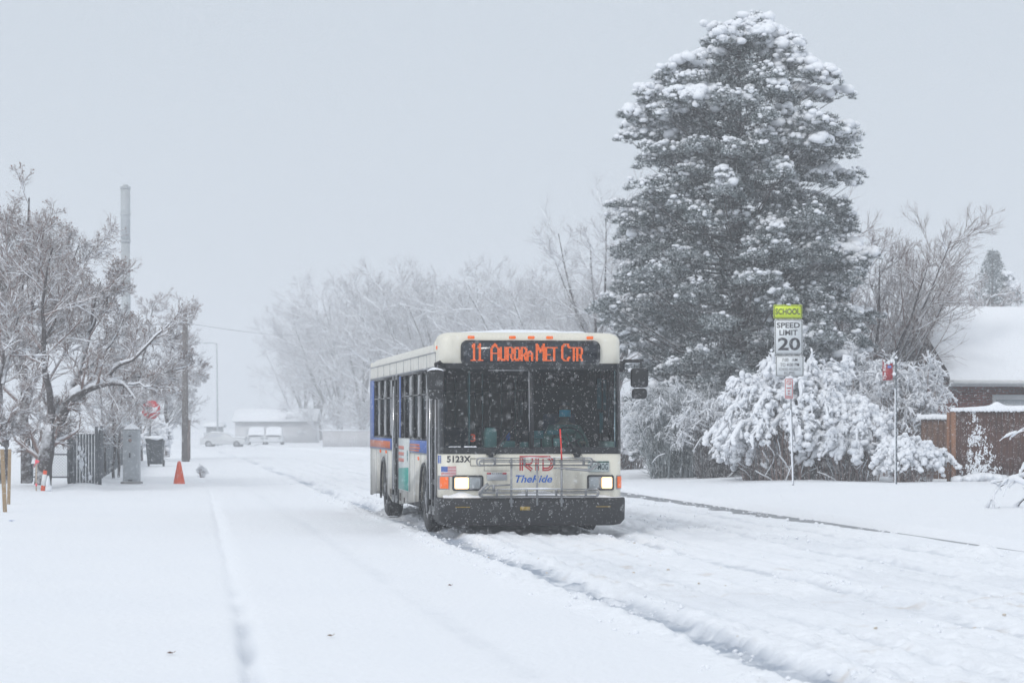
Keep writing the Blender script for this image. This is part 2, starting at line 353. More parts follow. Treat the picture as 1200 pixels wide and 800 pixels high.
# the rest of the ground is one sheet under and around the road
xg = np.concatenate([-np.geomspace(14, 420, 26)[::-1], np.arange(-13.5, -3, .35), np.arange(-3, .3, .06), [.3]])
def hground(x, y): return hz(x, y)
ysg = ys
GL = np.concatenate([xg]); GR = np.concatenate([[XR1], np.arange(XR1+.04, 12.2, .05), np.arange(12.3, 26, .25), np.geomspace(26.5, 420, 26)])
mbg = MB()
for xsx in (GL, GR):
    X, Y = np.meshgrid(xsx, ysg)
    Z = hz(X, Y)
    if xsx is GR:
        lo = hroad(X, Y); k = sstep(KERB+.02+.03, KERB+.12, X+.02*vnoise(Y*2, Y*0, 85)); Z = lo*(1-k)+Z*k
    mbg.grid(np.stack([X, Y, Z], -1))
for (ya, yb) in ((-60, 9), (620, 990)):       # behind the camera and out to the horizon
    X, Y = np.meshgrid(np.linspace(-420, 420, 9), np.linspace(ya, yb, 4)); mbg.grid(np.stack([X, Y, X*0+(0 if ya < 0 else -.8)], -1))
ground = mbg.build('ground', M['snow'], smooth=True); tag(ground, kind='structure')
mb = MB(); yy = np.arange(30, 64, .5); X, Y = np.meshgrid(np.linspace(KERB-.8, KERB+.13, 4), yy); mb.grid(np.stack([X, Y, X*0+.015], -1))
tag(mb.build('gutter', M['asphalt'], smooth=True), kind='structure')
def gz(x, y): return float(hz(np.array([x]), np.array([y]))[0])

# haze: one closed box of even density round everything
HZD = .0021
mb = MB(); mb.box((0, 467, 14.5), (900, 1070, 33.2)); hb = mb.build('haze', bpy.data.materials.new('snow_haze')); tag(hb, kind='stuff')
hm = hb.data.materials[0]; hm.use_nodes = True; t = hm.node_tree; t.nodes.clear()
o = t.nodes.new('ShaderNodeOutputMaterial'); pv = t.nodes.new('ShaderNodeVolumePrincipled'); t.links.new(pv.outputs[0], o.inputs['Volume'])
pv.inputs['Color'].default_value = (.95, .97, 1, 1); pv.inputs['Density'].default_value = HZD; pv.inputs['Anisotropy'].default_value = .2
# ================================================================== the bus
BX, BY = 5.311, 37.2
M['bus_white'] = mat('bus_cream_paint', (.68, .655, .56), .42, var=.10, scale=1.4, col2=(.77, .75, .67), grime=.6)
M['bus_side'] = mat('bus_cream_side', (.58, .57, .52), .5, var=.2, scale=2.2, col2=(.74, .73, .68), grime=.85)
M['glass_front'] = glass('windshield_glass', (.48, .66, .69), ior=1.26)
M['glass_side'] = glass('side_window_glass', (.30, .33, .35), ior=1.5, rough=.10, boost=.20)
M['interior'] = mat('interior_dark', (.008, .014, .018), .7, var=.5)
M['interior_grey'] = mat('interior_grey_panel', (.10, .15, .155), .6, var=.3)
M['seat_blue'] = mat('seat_fabric', (.03, .06, .12), .8, var=.3)
M['blue_paint'] = mat('blue_stripe', (.075, .14, .40), .45, var=.2)
M['orange_paint'] = mat('orange_stripe', (.52, .14, .06), .45, var=.3, scale=3)
M['blue_ink'] = mat('blue_lettering', (.01, .13, .55), .4)
M['amber'] = mat('amber_lens', (.75, .13, .012), .25, emit=.28)
M['led'] = mat('amber_display_dots', (.72, .125, .018), .5, emit=.8)
M['lamp_lit'] = mat('headlamp_lit', (1, .64, .28), .2, emit=2.0, var=.01)
M['lamp_off'] = mat('headlamp_glass', (.35, .38, .40), .12, .3, var=.2)
M['red_rod'] = mat('red_wand', (.75, .03, .02), .4)
M['teal'] = mat('teal_plastic', (.04, .17, .19), .6)
M['paper'] = mat('pale_green_case', (.22, .33, .31), .6, var=.15)

bus = thing('city_bus', (BX, BY, 0), 'cream city bus with lit amber destination display and headlights, driving through road snow', 'bus')
HW, RC, LEN = 1.295, .13, 12.05
def lean(z): return .075*min(max((z-1.15)/1.27, 0), 1)
def FY(x, z):
    ax = abs(x)-(HW-RC); y = .035*(x/HW)**2+lean(z)
    if ax > 0: y += RC-math.sqrt(max(RC*RC-min(ax, RC)**2, 0))
    return y
def fr(x, z, off=.004): return (x, FY(x, z)-off, z)
def plan_path():
    p = [(-HW, .5), (-HW, .35)]
    for i in range(7): a = PI-i*PI/2/6; p.append((-(HW-RC)+RC*math.cos(a), None))
    xs = [-(HW-RC)+RC*math.cos(PI-i*PI/2/6) for i in range(7)]+list(np.linspace(-(HW-RC), HW-RC, 15)[1:-1])
    xs += [(HW-RC)+RC*math.cos(PI/2-i*PI/2/6) for i in range(7)]
    return xs
PXS = plan_path()
def front_shell(mb, rows, x0=-HW, x1=HW, ret=True):
    """rows: (z, inset, back); full-width wrap of the front with short side returns"""
    xs = [x for x in PXS if x0-1e-6 <= x <= x1+1e-6]
    if abs(xs[0]-x0) > 1e-4: xs = [x0]+xs
    if abs(xs[-1]-x1) > 1e-4: xs = xs+[x1]
    G = []
    for z, ins, back in rows:
        r = []
        sc_ = (HW-ins)/HW
        if ret and x0 <= -HW+1e-4: r += [(-HW*sc_, .62, z)]
        r += [(x*sc_, FY(x, z)+back, z) for x in xs]
        if ret and x1 >= HW-1e-4: r += [(HW*sc_, .62, z)]
        G.append(r)
    mb.grid(np.array(G))
def fpatch(mb, x0, x1, z0, z1, off=.004, nx=8, nz=2):
    mb.grid(np.array([[fr(x, z, off) for x in np.linspace(x0, x1, nx)] for z in np.linspace(z0, z1, nz)]))
# front mask, fascia, roof
mb = MB(); front_shell(mb, [(.50, .0, .02), (.53, 0, 0), (.8, 0, 0), (1.165, 0, 0), (1.18, .01, .03)])
fm = mb.build('front_panel', M['bus_white'], bus, smooth=True)
mb = MB(); front_shell(mb, [(2.415, .012, .03), (2.43, 0, 0), (2.6, 0, 0), (2.74, 0, .004), (2.79, .008, .018), (2.83, .03, .05), (2.858, .07, .10), (2.872, .12, .17), (2.88, .2, .30), (2.885, .35, .55)])
zr = np.array([[x*.73, y, 2.885-.02*(y-.6)] for y in (.6,) for x in PXS]); 
mb.prism([(.55, 2.80), (.55, 2.884), (1.1, 2.86), (1.35, 2.80)], 'x', -HW*.75, HW*.75)
for sx_ in (-1, 1):
    mb.prism([(.55, 2.45), (.55, 2.78), (.9, 2.74), (.9, 2.45)], 'x', sx_*(HW-.02), sx_*(HW-.001))
mb.build('front_fascia', M['bus_white'], bus, smooth=True)
def roof_prof(k=0.):
    pr = [(-HW, 2.385), (-HW, 2.60)]
    for i in range(1, 9): a = PI-i*PI/2/8; pr.append((-(HW-.24)+.24*math.cos(a), 2.60+.17*math.sin(a)))
    pr += [(-.6, 2.795), (0, 2.80)]
    return pr+[(-x, z) for x, z in pr[::-1][1:]]
mb = MB(); rpf = roof_prof()
G = np.array([[(x*s_, y, 2.385+(z-2.385)*h_) for x, z in rpf] for y, s_, h_ in ((.60, 1, 1), (4, 1, 1), (8, 1, 1), (11.85, 1, 1), (11.98, .995, .96), (12.05, .97, .85), (12.06, .9, .5))])
mb.grid(G); rf = mb.build('roof', M['bus_side'], bus, smooth=True)
mb = MB()
for sx_ in (-1, 1):
    for y in np.arange(.62, 11.6, 1.22): mb.box((sx_*(HW+.002), y, 2.50), (.006, .012, .2))
    mb.box((sx_*(HW+.004), 6.3, 2.39), (.014, 11.4, .022)); mb.box((sx_*(HW+.004), 6.3, 2.60), (.010, 11.4, .014))
mb.build('roof_trim', M['steel'], rf)
mb = MB()
ys_ = np.arange(.35, 12.0, .12); xs_ = np.linspace(-1.1, 1.1, 26); X, Y = np.meshgrid(xs_, ys_)
ed = sstep(1.12, .85, np.abs(X)+.12*fbm(X*3, Y*2, 2, 5))*sstep(.3, .75, Y)
Z = 2.78-.05*np.abs(X)**2*.6+.10*sstep(1.5, .6, Y)-.05+ed*(.10+.05*fbm(X*1.5, Y*1.1, 3, 6))
mb.grid(np.stack([X, Y, Z], -1)); mb.build('roof_snow', M['snow_lump'], rf, smooth=True)
# windshield frame (black), glass, centre post
mb = MB()
front_shell(mb, [(1.16, -.004, -.004), (1.255, -.004, -.006)]); front_shell(mb, [(2.355, -.004, -.006), (2.435, -.004, -.004)])
for s_ in (-1, 1):
    a, b = (-HW, -1.235) if s_ < 0 else (1.235, HW)
    front_shell(mb, [(z, -.004, -.006) for z in (1.25, 1.8, 2.36)], a, b)
mb.box((0, .035, 1.80), (.06, .05, 1.12), rx=-.059)
wf = mb.build('windshield_frame', M['blackpaint'], bus, smooth=False)
for a, b in ((-1.235, -.02), (.02, 1.235)):
    mb = MB(); fpatch(mb, a, b, 1.25, 2.36, -.004, 10, 3); mb.build('windshield', M['glass_front'], bus, smooth=True)
mb = MB()   # grey strip down the middle and inner glazing line
mb.box((-.035, .02, 1.9), (.012, .02, .85), rx=-.059); mb.box((-.3, .07, 2.335), (.62, .012, .012)); mb.build('centre_seal', M['steel'], wf)
# snow along the lower sill of the glass
mb = MB(); r_ = np.random.default_rng(3)
for i in range(110):
    x = r_.uniform(-1.15, 1.22); 
    if fbm(np.array([x*2]), np.array([0]), 2, 4)[0] < .06: continue
    mb.box((x, FY(x, 1.25)-.02, 1.262), (r_.uniform(.015, .06), .015, r_.uniform(.006, .02)), ry=r_.uniform(-.1, .1))
mb.build('sill_snow', M['snow_lump'], wf, bevel=.004)
# destination display
def rrect(x0, x1, z0, z1, r, n=5):
    p = []
    for cx_, cz, a0 in ((x1-r, z1-r, 0), (x0+r, z1-r, PI/2), (x0+r, z0+r, PI), (x1-r, z0+r, 3*PI/2)):
        for i in range(n+1): a = a0+i*PI/2/n; p.append((cx_+r*math.cos(a), cz+r*math.sin(a)))
    return p
sg = MB(); sg.prism(rrect(-1.0, .985, 2.405, 2.758, .09), 'y', .03, .10)
o = sg.build('destination_display', M['blackpaint'], bus, bevel=.012)
mb = MB(); mb.prism(rrect(-.955, .94, 2.445, 2.722, .06), 'y', .024, .0295)
mb.build('display_glass', mat('display_face', (.018, .024, .034), .12, var=.5, scale=9), o)
GLY = {'1': [[(.2, .82), (.5, 1), (.5, 0)], [(.1, 0), (.9, 0)]], 'A': [[(0, 0), (0, .7), (.5, 1), (1, .7), (1, 0)], [(0, .42), (1, .42)]],
       'U': [[(0, 1), (0, .12), (.25, 0), (.75, 0), (1, .12), (1, 1)]], 'R': [[(0, 0), (0, 1), (.8, 1), (1, .85), (1, .65), (.8, .5), (0, .5)], [(.5, .5), (1, 0)]],
       'O': [[(.25, 0), (0, .15), (0, .85), (.25, 1), (.75, 1), (1, .85), (1, .15), (.75, 0), (.25, 0)]],
       'M': [[(0, 0), (0, 1), (.5, .5), (1, 1), (1, 0)]], 'E': [[(1, 1), (0, 1), (0, 0), (1, 0)], [(0, .5), (.8, .5)]], 'T': [[(0, 1), (1, 1)], [(.5, 1), (.5, 0)]],
       'C': [[(1, .8), (.75, 1), (.25, 1), (0, .85), (0, .15), (.25, 0), (.75, 0), (1, .2)]]}
PX0 = 516.0; U2 = 2.59/213
def lx(px): return (px-PX0)*U2-HW
letters = [('1', 552, 557, 1), ('1', 559, 564, 1), ('A', 574.5, 583.5, 1), ('U', 586, 591, .78), ('R', 594, 599.5, .78), ('O', 602, 607.5, .78), ('R', 610, 615.5, .78), ('A', 617.5, 622.5, .6),
           ('M', 628.5, 636, 1), ('E', 639, 644, .78), ('T', 646, 651.5, .78), ('C', 658, 666, 1), ('T', 668.5, 673.5, .78), ('R', 676, 681, .78)]
mb = MB(); st = .0165; dots = set()
for g, a, b, h in letters:
    x0, x1 = lx(a), lx(b); z0, z1 = 2.478, 2.478+.222*h
    for pl in GLY[g]:
        for (u0, v0), (u1, v1) in zip(pl[:-1], pl[1:]):
            L = math.hypot((u1-u0)*(x1-x0), (v1-v0)*(z1-z0)); n = max(2, int(L/st*2.2))
            for i in range(n+1):
                q = i/n; x = x0+(u0+(u1-u0)*q)*(x1-x0); z = z0+(v0+(v1-v0)*q)*(z1-z0)
                dots.add((round(x/st), round(z/st))); dots.add((round(x/st)+1, round(z/st)))
for ix, iz in dots: mb.box((ix*st, .0215, iz*st), (.0125, .004, .0125))
mb.build('display_text', M['led'], o)
for px in (552, 600, 622, 643.5, 691):
    x = lx(px); mb = MB(); mb.box((x, .015+.03*(x/HW)**2, 2.797), (.095, .05, .044)); ml = mb.build('marker_light', M['amber'], bus, bevel=.012)
# side marker on the fascia
mb = MB(); mb.box((-HW-.006, .42, 2.66), (.02, .07, .05)); mb.build('side_marker', M['amber'], bus, bevel=.006)
# bumper
mb = MB()
xs = PXS; rows = [(.15, .10, .0), (.17, .02, -.10), (.24, -.03, -.16), (.50, -.035, -.17), (.545, -.03, -.15), (.55, 0, -.02), (.55, .03, .02)]
G = []
for z, ins, back in rows:
    s_ = (HW-ins)/HW; G.append([(-HW*s_, .55, z)]+[(x*s_, FY(x, 0)*1.0+back, z) for x in xs]+[(HW*s_, .55, z)])
mb.grid(np.array(G)); bp_ = mb.build('bumper', M['bumper'], bus, smooth=True)
mb = MB(); mb.box((0, -.145, .42), (2.2, .012, .012)); mb.box((-.12, -.178, .40), (.14, .01, .05)); mb.build('tow_hook_cover', mat('dirty_yellow_label', (.30, .20, .02), .6, var=.6, scale=30), bp_)
xs2 = np.linspace(-1.26, 1.28, 120); yb = np.linspace(0, 1, 6); X, T = np.meshgrid(xs2, yb)
Yf = np.array([[FY(x, 0) for x in xs2]]*6); h = np.clip(.015+.05*fbm(X*2.3, T*0, 3, 12)+.03*fbm(X*9, T*2, 2, 13), .004, 1)
hh = np.exp(-((X+.98)/.16)**2)*.07+np.exp(-((X-.1)/.32)**2)*.09
Z = .548+h*np.sin(T*PI*.5)+hh*T**1.5; mb = MB(); mb.grid(np.stack([X, Yf-.15+T*.15, Z], -1)); mb.build('bumper_snow', M['snow_lump'], bp_, smooth=True)
# headlight clusters
def cluster(side):
    x0, x1 = (lx(530), lx(566)) if side < 0 else (lx(687.5), lx(719))
    mb = MB(); mb.prism(rrect(x0, x1, .645, .862, .03), 'y', -.012, .06); hl = mb.build('headlight', M['blackpaint'], bus, bevel=.008)
    mb = MB(); mb.prism(rrect(x0+.022, x1-.022, .667, .84, .02), 'y', -.017, -.0125); mb.build('bezel', M['steel'], hl)
    w_ = x1-x0-.06; xo = x0+.03 if side < 0 else x1-.03-w_*.46; xi = x1-.03-w_*.46 if side < 0 else x0+.03
    if side < 0: xo = x0+.03; 
    mb = MB(); mb.prism(rrect(xo, xo+w_*(.52 if side < 0 else .46), .672, .832, .02), 'y', -.028, -.018); mb.build('lit_lamp', M['lamp_lit'], hl, bevel=.006)
    wc_ = w_*(.52 if side < 0 else .46); mb = MB(); mb.prism(rrect(xo+wc_*.14, xo+wc_*.86, .692, .812, .03), 'y', -.0345, -.029); mb.build('lamp_core', mat('headlamp_core', (1, .93, .80), .2, emit=6, var=.01), hl)
    mb = MB(); mb.prism(rrect(xi, xi+w_*.42, .678, .828, .02), 'y', -.028, -.018); mb.build('unlit_lamp', M['lamp_off'], hl, bevel=.006)
    lt = bpy.data.lights.new('headlight_beam', 'SPOT'); lt.energy = 14; lt.color = (1, .8, .55); lt.spot_size = 1.1; lt.spot_blend = .6; lt.shadow_soft_size = .08
    lo = bpy.data.objects.new('headlight_beam', lt); COL.objects.link(lo); lo.parent = hl; lo.location = (xo+w_*.23, -.08, .75); lo.rotation_euler = (PI/2-.06, 0, PI)
cluster(-1); cluster(1)
for a, b in ((lx(515.5), lx(525.5)), (lx(723.5), lx(730))):
    mb = MB(); mb.grid(np.array([[fr(x, z, .012+.006*(i in (1, 2))) for x in np.linspace(a, b, 6)] for i, z in enumerate((.675, .69, .82, .84))]))
    mb.grid(np.array([[fr(x, z, .012 if k else -.01) for x in np.linspace(a, b, 6)] for k, z in ((0, .675), (1, .675))]))
    ts = mb.build('turn_signal', M['amber'], bus)
    mb = MB(); fpatch(mb, a-.015, b+.015 if b < 1.2 else b, .66, .855, .006, 6); mb.build('signal_bezel', M['steel'], ts)
# front lettering and decals
mb = MB(); place_text(mb, '5123X', lx(523.8), lx(551.5), 1.043, 1.135, fr); mb.build('fleet_number', M['ink'], bus)
mb = MB(); place_text(mb, 'TheRide', lx(603.5), lx(646.5), .758, .862, fr); mb.build('slogan', M['blue_ink'], bus)
def stripes(mb, pl, n, gap, w_, fn):
    """n parallel lines along a 2D polyline"""
    pl = np.array(pl, float)
    T = np.gradient(pl, axis=0); T /= np.linalg.norm(T, axis=1, keepdims=True); Nn = np.stack([-T[:, 1], T[:, 0]], 1)
    for i in range(n):
        o_ = (i-(n-1)/2)*gap
        a, b = pl+Nn*(o_-w_/2), pl+Nn*(o_+w_/2)
        mb.grid(np.array([[fn(*p) for p in a], [fn(*p) for p in b]]))
def arcp(cx_, cz, rx, rz, a0, a1, n=10): return [(cx_+rx*math.cos(a0+(a1-a0)*i/n), cz+rz*math.sin(a0+(a1-a0)*i/n)) for i in range(n+1)]
lg = MB(); gp, lw = .031, .020; z0, z1 = .925, 1.135
x = lx(608.5)
stripes(lg, [(x+.02, z0), (x+.02, z0+.1), (x+.02, z1-.03)], 2, gp, lw, fr)
stripes(lg, [(x-.005, z1-.012), (x+.11, z1-.012)]+arcp(x+.13, z1-.065, .05, .053, PI/2, -PI/2, 8)+[(x+.04, z1-.118)], 1, gp, lw, fr)
stripes(lg, [(x+.05, z1-.10), (x+.12, z0+.05), (x+.17, z0+.01)], 2, gp, lw, fr)
stripes(lg, [(x+.11, z1-.012), (x+.26, z1-.012), (x+.40, z1-.012)], 1, gp, lw, fr)
stripes(lg, [(x+.245, z1-.04), (x+.245, z0+.1), (x+.245, z0)], 2, gp, lw, fr)
stripes(lg, [(x+.33, z1-.045), (x+.33, z0+.1), (x+.33, z0+.013)], 1, gp, lw, fr)
stripes(lg, [(x+.40, z1-.02)]+arcp(x+.385, (z0+z1)/2, .075, .085, PI/2-.2, -PI/2, 12)+[(x+.32, z0+.02)], 2, gp, lw, fr)
lg.build('operator_emblem', M['red_ink'], bus)
# flag, small blue sticker
mb = MB(); a, b = lx(517.6), lx(534.5)
for i in range(13):
    if i % 2 == 0: fpatch(mb, a, b, .985-(i+1)*.0107, .985-i*.0107, .005, 6)
fl = mb.build('flag_decal', M['red_ink'], bus)
mb = MB(); fpatch(mb, a, b, .985-13*.0107, .985, .003, 6); mb.build('flag_white', M['white_sheet'], fl)
mb = MB(); fpatch(mb, a, a+(b-a)*.42, .985-7*.0107, .985, .007, 4); mb.build('flag_canton', M['blue_paint'], fl)
mb = MB(); fpatch(mb, lx(514.6), lx(517.6), 1.03, 1.14, .005, 3); mb.build('sticker', M['blue_paint'], bus)
# plates
mb = MB(); mb.prism(rrect(.80, 1.105, .905, 1.06, .012), 'y', -.006, .012); pl_ = mb.build('licence_plate', mat('plate_pale', (.48, .55, .55), .4), bus)
mb = MB(); mb.box((.9525, -.008, 1.046), (.29, .003, .020)); mb.build('plate_band', mat('plate_green', (.02, .10, .07), .5), pl_)
mb = MB(); place_text(mb, 'plate', .825, 1.085, .935, 1.022, lambda x, z: (x, -.0085, z)); mb.build('plate_text', mat('plate_dark', (.02, .05, .06), .5), pl_)
mb = MB(); mb.prism(rrect(lx(570), lx(593.5), .79, .90, .01), 'y', -.008, .004); p2 = mb.build('small_notice', mat('notice_pale', (.55, .57, .60), .5), bus)
for q in (572.5, 590.5): mb = MB(); mb.box((lx(q), -.0095, .886), (.06, .003, .022)); mb.build('notice_mark', M['red_ink'], p2)
mb = MB(); place_text(mb, 'unit', lx(576), lx(587.5), .877, .897, lambda x, z: (x, -.010, z)); mb.build('notice_text', M['ink'], p2)
# seams of the front access hatches
mb = MB()
for a, b, c, d in ((lx(567), lx(597), .925, 1.11), (lx(551), lx(566), 1.0, 1.10)):
    mb.box(((a+b)/2, FY(0, .9)-.002+.01, c), (b-a, .012, .006)); mb.box(((a+b)/2, .01, d), (b-a, .012, .006))
    mb.box((a, .012, (c+d)/2), (.006, .012, d-c)); mb.box((b, .01, (c+d)/2), (.006, .012, d-c))
mb.build('hatch_seam', mat('seam_grey', (.25, .24, .21), .7), fm)
# wipers
for x0_, x1_, z1_ in ((lx(574.5), lx(597), 1.50), (lx(676), lx(667), 1.32)):
    mb = MB(); mb.tubes(np.array([(x0_, -.03, 1.145), (x0_+(x1_-x0_)*.3, -.05, 1.24), (x1_, -.02, z1_)]), .013, 6, True)
    mb.tubes(np.array([(x0_+.05, -.03, 1.14), (x0_+.05+(x1_-x0_)*.3, -.05, 1.235), (x1_+.02, -.02, z1_-.02)]), .007, 6, True)
    mb.cyl((x0_, .02, 1.14), (x0_, -.05, 1.14), .035, n=10); mb.box((x0_-.02, -.02, 1.165), (.09, .04, .03))
    dx = (x1_-x0_); mb.tubes(np.array([(x1_-dx*.7, -.015, z1_-.22), (x1_, -.015, z1_), (x1_+dx*.5, -.012, z1_+.14)]), .009, 5, True)
    mb.build('wiper', M['blackpaint'], bus)
# bicycle rack folded up against the front
rk = MB()
def loop(x0, x1, z0, z1, r, y, sag=0, open_=False):
    p = rrect(x0, x1, z0, z1, r, 4); p.append(p[0]); return np.array([(a, y, b) for a, b in p])
Pk = []
for (a, b, c, d) in ((-.80, .84, 1.00, 1.105), (-.77, .93, .565, .665)):
    rk.tubes(loop(a, b, c, d, .045, -.16), .0115, 7); rk.tubes(loop(a+.03, b-.03, c+.005, d-.03, .035, -.22), .011, 7)
    rk.tubes(np.array([(a+.05, -.19, (c+d)/2), (b-.05, -.19, (c+d)/2)]), .009, 6)
    for xq in np.arange(a+.25, b-.1, .42): rk.tubes(np.array([(xq, -.16, c), (xq, -.22, d-.03)]), .010, 6); rk.box((xq, -.185, (c+d)/2), (.03, .04, d-c+.01))
for xb, za, zb in ((lx(596.5), .42, 1.105), (lx(655), .42, 1.10), (lx(626.5), .44, 1.02)):
    rk.box((xb, -.185, (za+zb)/2), (.028, .02, zb-za))
rk.tubes(np.array([(.84, -.2, 1.06), (.93, -.24, 1.03), (.78, -.25, .93), (.45, -.2, .955)]), .017, 7, True)
rk.tubes(np.array([(.28, -.2, .965), (.5, -.21, .96), (.8, -.22, .94)]), .011, 7, True)
rk.tubes(np.array([(lx(565), -.2, .63), (lx(572), -.18, .72), (lx(595), -.18, .73)]), .013, 6, True)
rk.tubes(np.array([(lx(560), -.2, .60), (lx(563), -.25, .69), (lx(569), -.24, .745)]), .022, 6, True)
rk.tubes(np.array([(lx(576), -.18, .73), (lx(576), -.18, .64)]), .02, 6, True)
for xb in (-.31, .40): rk.box((xb, -.09, .50), (.06, .16, .05)); rk.box((xb, -.09, 1.05), (.03, .14, .03))
rko = rk.build('bike_rack', M['steel'], bus)
mb = MB(); mb.tubes(np.array([(.395, -.20, 1.08), (.385, -.20, 1.30), (.372, -.20, 1.51)]), .011, 6, True); mb.build('rack_wand', M['red_rod'], rko)
mb = MB(); r_ = np.random.default_rng(5)
for a, b, zc in ((-.2, .4, .675), (-.75, .9, .672), (-.78, .82, 1.108)):
    xx = np.linspace(a, b, 60); hn = np.clip(.004+.02*fbm(xx*3, xx*0, 3, int(zc*100)), .001, 1)
    mb.tubes(np.stack([xx, xx*0-.19, zc+hn*.3], 1), hn, 6, True)
mb.build('rack_snow', M['snow_lump'], rko, smooth=True)
# mirrors
for s_ in (-1, 1):
    xc = lx(508.5)-.0 if s_ < 0 else lx(746); zt, zb = (2.325, 1.925) if s_ < 0 else (2.365, 1.935)
    yq = -.22
    mb = MB()
    for za, zb2, wa in ((zt-.27, zt, .118), (zb, zt-.285, .10)):
        mb.prism(rrect(xc-wa, xc+wa, za, zb2, .045), 'y', yq-.05, yq+.09)
    mr = mb.build('mirror', M['black'], bus, bevel=.02)
    mb = MB(); mb.prism(rrect(xc-.09, xc+.09, zt-.25, zt-.03, .03), 'y', yq+.0905, yq+.094); mb.build('mirror_glass', M['chrome'], mr)
    mb = MB(); xr = s_*(HW-.02)
    mb.tubes(np.array([(xr, .06, zt+.0), (xr+s_*.05, -.05, zt+.10 if s_ > 0 else zt+.05), (xc+s_*.02, yq, zt+.105), (xc+s_*.02, yq, zt-.02)]) if s_ > 0 else
             np.array([(xr, .06, zt+.10), (xc+.07, -.12, zt+.12), (xc, yq, zt+.09), (xc, yq, zt-.02)]), .024, 7, True)
    mb.box((xr+s_*.02, .03, zt+.03), (.06, .09, .16))
    if s_ > 0: mb.box((xr+s_*.16, -.10, zt+.11), (.30, .05, .035), rz=-.6)
    mb.build('mirror_arm', M['black'], mr)
    if s_ < 0:
        mb = MB(); xx = np.linspace(xc-.115, xc+.115, 14); yy_ = np.linspace(yq-.055, yq+.08, 7); X, Y = np.meshgrid(xx, yy_)
        Z = zt+.06*np.sqrt(np.clip(1-((X-xc)/.12)**2, 0, 1))*np.sqrt(np.clip(1-((Y-yq-.01)/.075)**2, 0, 1))+.012*fbm(X*20, Y*20, 2, 3)-.02; mb.grid(np.stack([X, Y, Z], -1)); mb.build('mirror_snow', M['snow_lump'], mr, smooth=True)
# sides
WY = [2.25, 9.15]
def side_outline(y0, y1, z0, z1):
    p = [(y0, z1), (y0, z0)]
    for wy in WY:
        if y0 < wy < y1: p += [(wy+.56*math.cos(PI-i*PI/12), .42+.56*math.sin(PI-i*PI/12)) for i in range(13)] if True else []
    return p+[(y1, z0), (y1, z1)]
def fixout(p, z0):
    return [(a, max(b, z0)) for a, b in p]
DOORS = [(.50, 1.56), (6.30, 7.48)]
for s_ in (-1, 1):
    segs = [(1.58, 6.28), (7.5, LEN)] if s_ < 0 else [(.62, LEN)]
    mb = MB()
    for a, b in segs: mb.prism(fixout(side_outline(a, b, .27, 1.33), .27), 'x', s_*(HW-.04), s_*HW)
    sp = mb.build('side_panel', M['bus_side'], bus)
    mb = MB()
    for a, b in segs:
        for y in np.arange(a+.9, b, 1.15):
            if all(abs(y-wy) > .6 for wy in WY): mb.box((s_*(HW+.002), y, .7), (.006, .014, .84))
        mb.box((s_*(HW+.003), (a+b)/2, 1.135), (.010, b-a, .018))
    mb.build('panel_seam', M['steel'], sp)
    # wheel arch lips
    mb = MB()
    for wy in WY: mb.tubes(np.array([(s_*(HW+.004), wy+.57*math.cos(a), .42+.57*math.sin(a)) for a in np.linspace(-.25, PI+.25, 20)]), .022, 6)
    mb.build('arch_lip', M['black'], sp)
    # coloured stripes
    bl = MB(); og = MB()
    for a, b in segs:
        bl.box((s_*(HW+.004), (a+b)/2, 1.24), (.006, b-a-.01, .185))
    og.box((s_*(HW+.009), 9.9, 1.225), (.004, 4.1, .125)); og.box((s_*(HW+.009), 3.6, 1.26), (.004, 1.5, .03)); og.box((s_*(HW+.009), 3.6, 1.215), (.004, 1.6, .03)); og.box((s_*(HW+.009), 3.7, 1.175), (.004, 1.5, .022))
    bl.box((s_*(HW+.004), 11.6, 1.85), (.006, .84, 1.03)); bl.box((s_*(HW+.006), 6.05, 1.85), (.006, .22, 1.0))
    b_ = bl.build('blue_stripe', M['blue_paint'], bus); og.build('orange_stripe', M['orange_paint'], b_)
    # window band
    wins = [(1.66, 2.68), (2.80, 3.98), (4.10, 5.32), (5.44, 5.92), (7.58, 8.62), (8.74, 9.84), (9.96, 11.08)] if s_ < 0 else [(.75, 1.5), (1.66, 2.68), (2.80, 3.98), (4.10, 5.32), (5.44, 6.5), (6.62, 7.5), (7.58, 8.62), (8.74, 9.84), (9.96, 11.08)]
    pil = MB(); edges = [(1.58 if s_ < 0 else .62)]+[q for w_ in wins for q in w_]+[LEN-.02]
    for i in range(0, len(edges), 2):
        a, b = edges[i], edges[i+1]
        if s_ < 0 and a < 6.3 < b:
            pil.box((s_*(HW-.025), (a+6.28)/2, 1.86), (.03, 6.28-a, 1.06)); a = 7.5
        pil.box((s_*(HW-.025), (a+b)/2, 1.86), (.03, b-a, 1.06))
    for a, b in segs: pil.box((s_*(HW-.020), (a+b)/2, 1.345), (.03, b-a, .03)); pil.box((s_*(HW-.020), (a+b)/2, 2.37), (.03, b-a, .04))
    po = pil.build('window_pillars', M['blackpaint'], bus)
    for a, b in wins:
        mb = MB(); mb.box((s_*(HW-.026), (a+b)/2, 1.86), (.006, b-a, 1.02)); wo = mb.build('side_window', M['glass_side'], bus)
        mb = MB(); mb.box((s_*(HW-.012), (a+b)/2, 2.02), (.014, b-a, .018)); mb.box((s_*(HW-.012), a+.012, 1.86), (.016, .02, 1.0)); mb.box((s_*(HW-.012), b-.012, 1.86), (.016, .02, 1.0)); mb.build('window_bar', M['blackpaint'], wo)
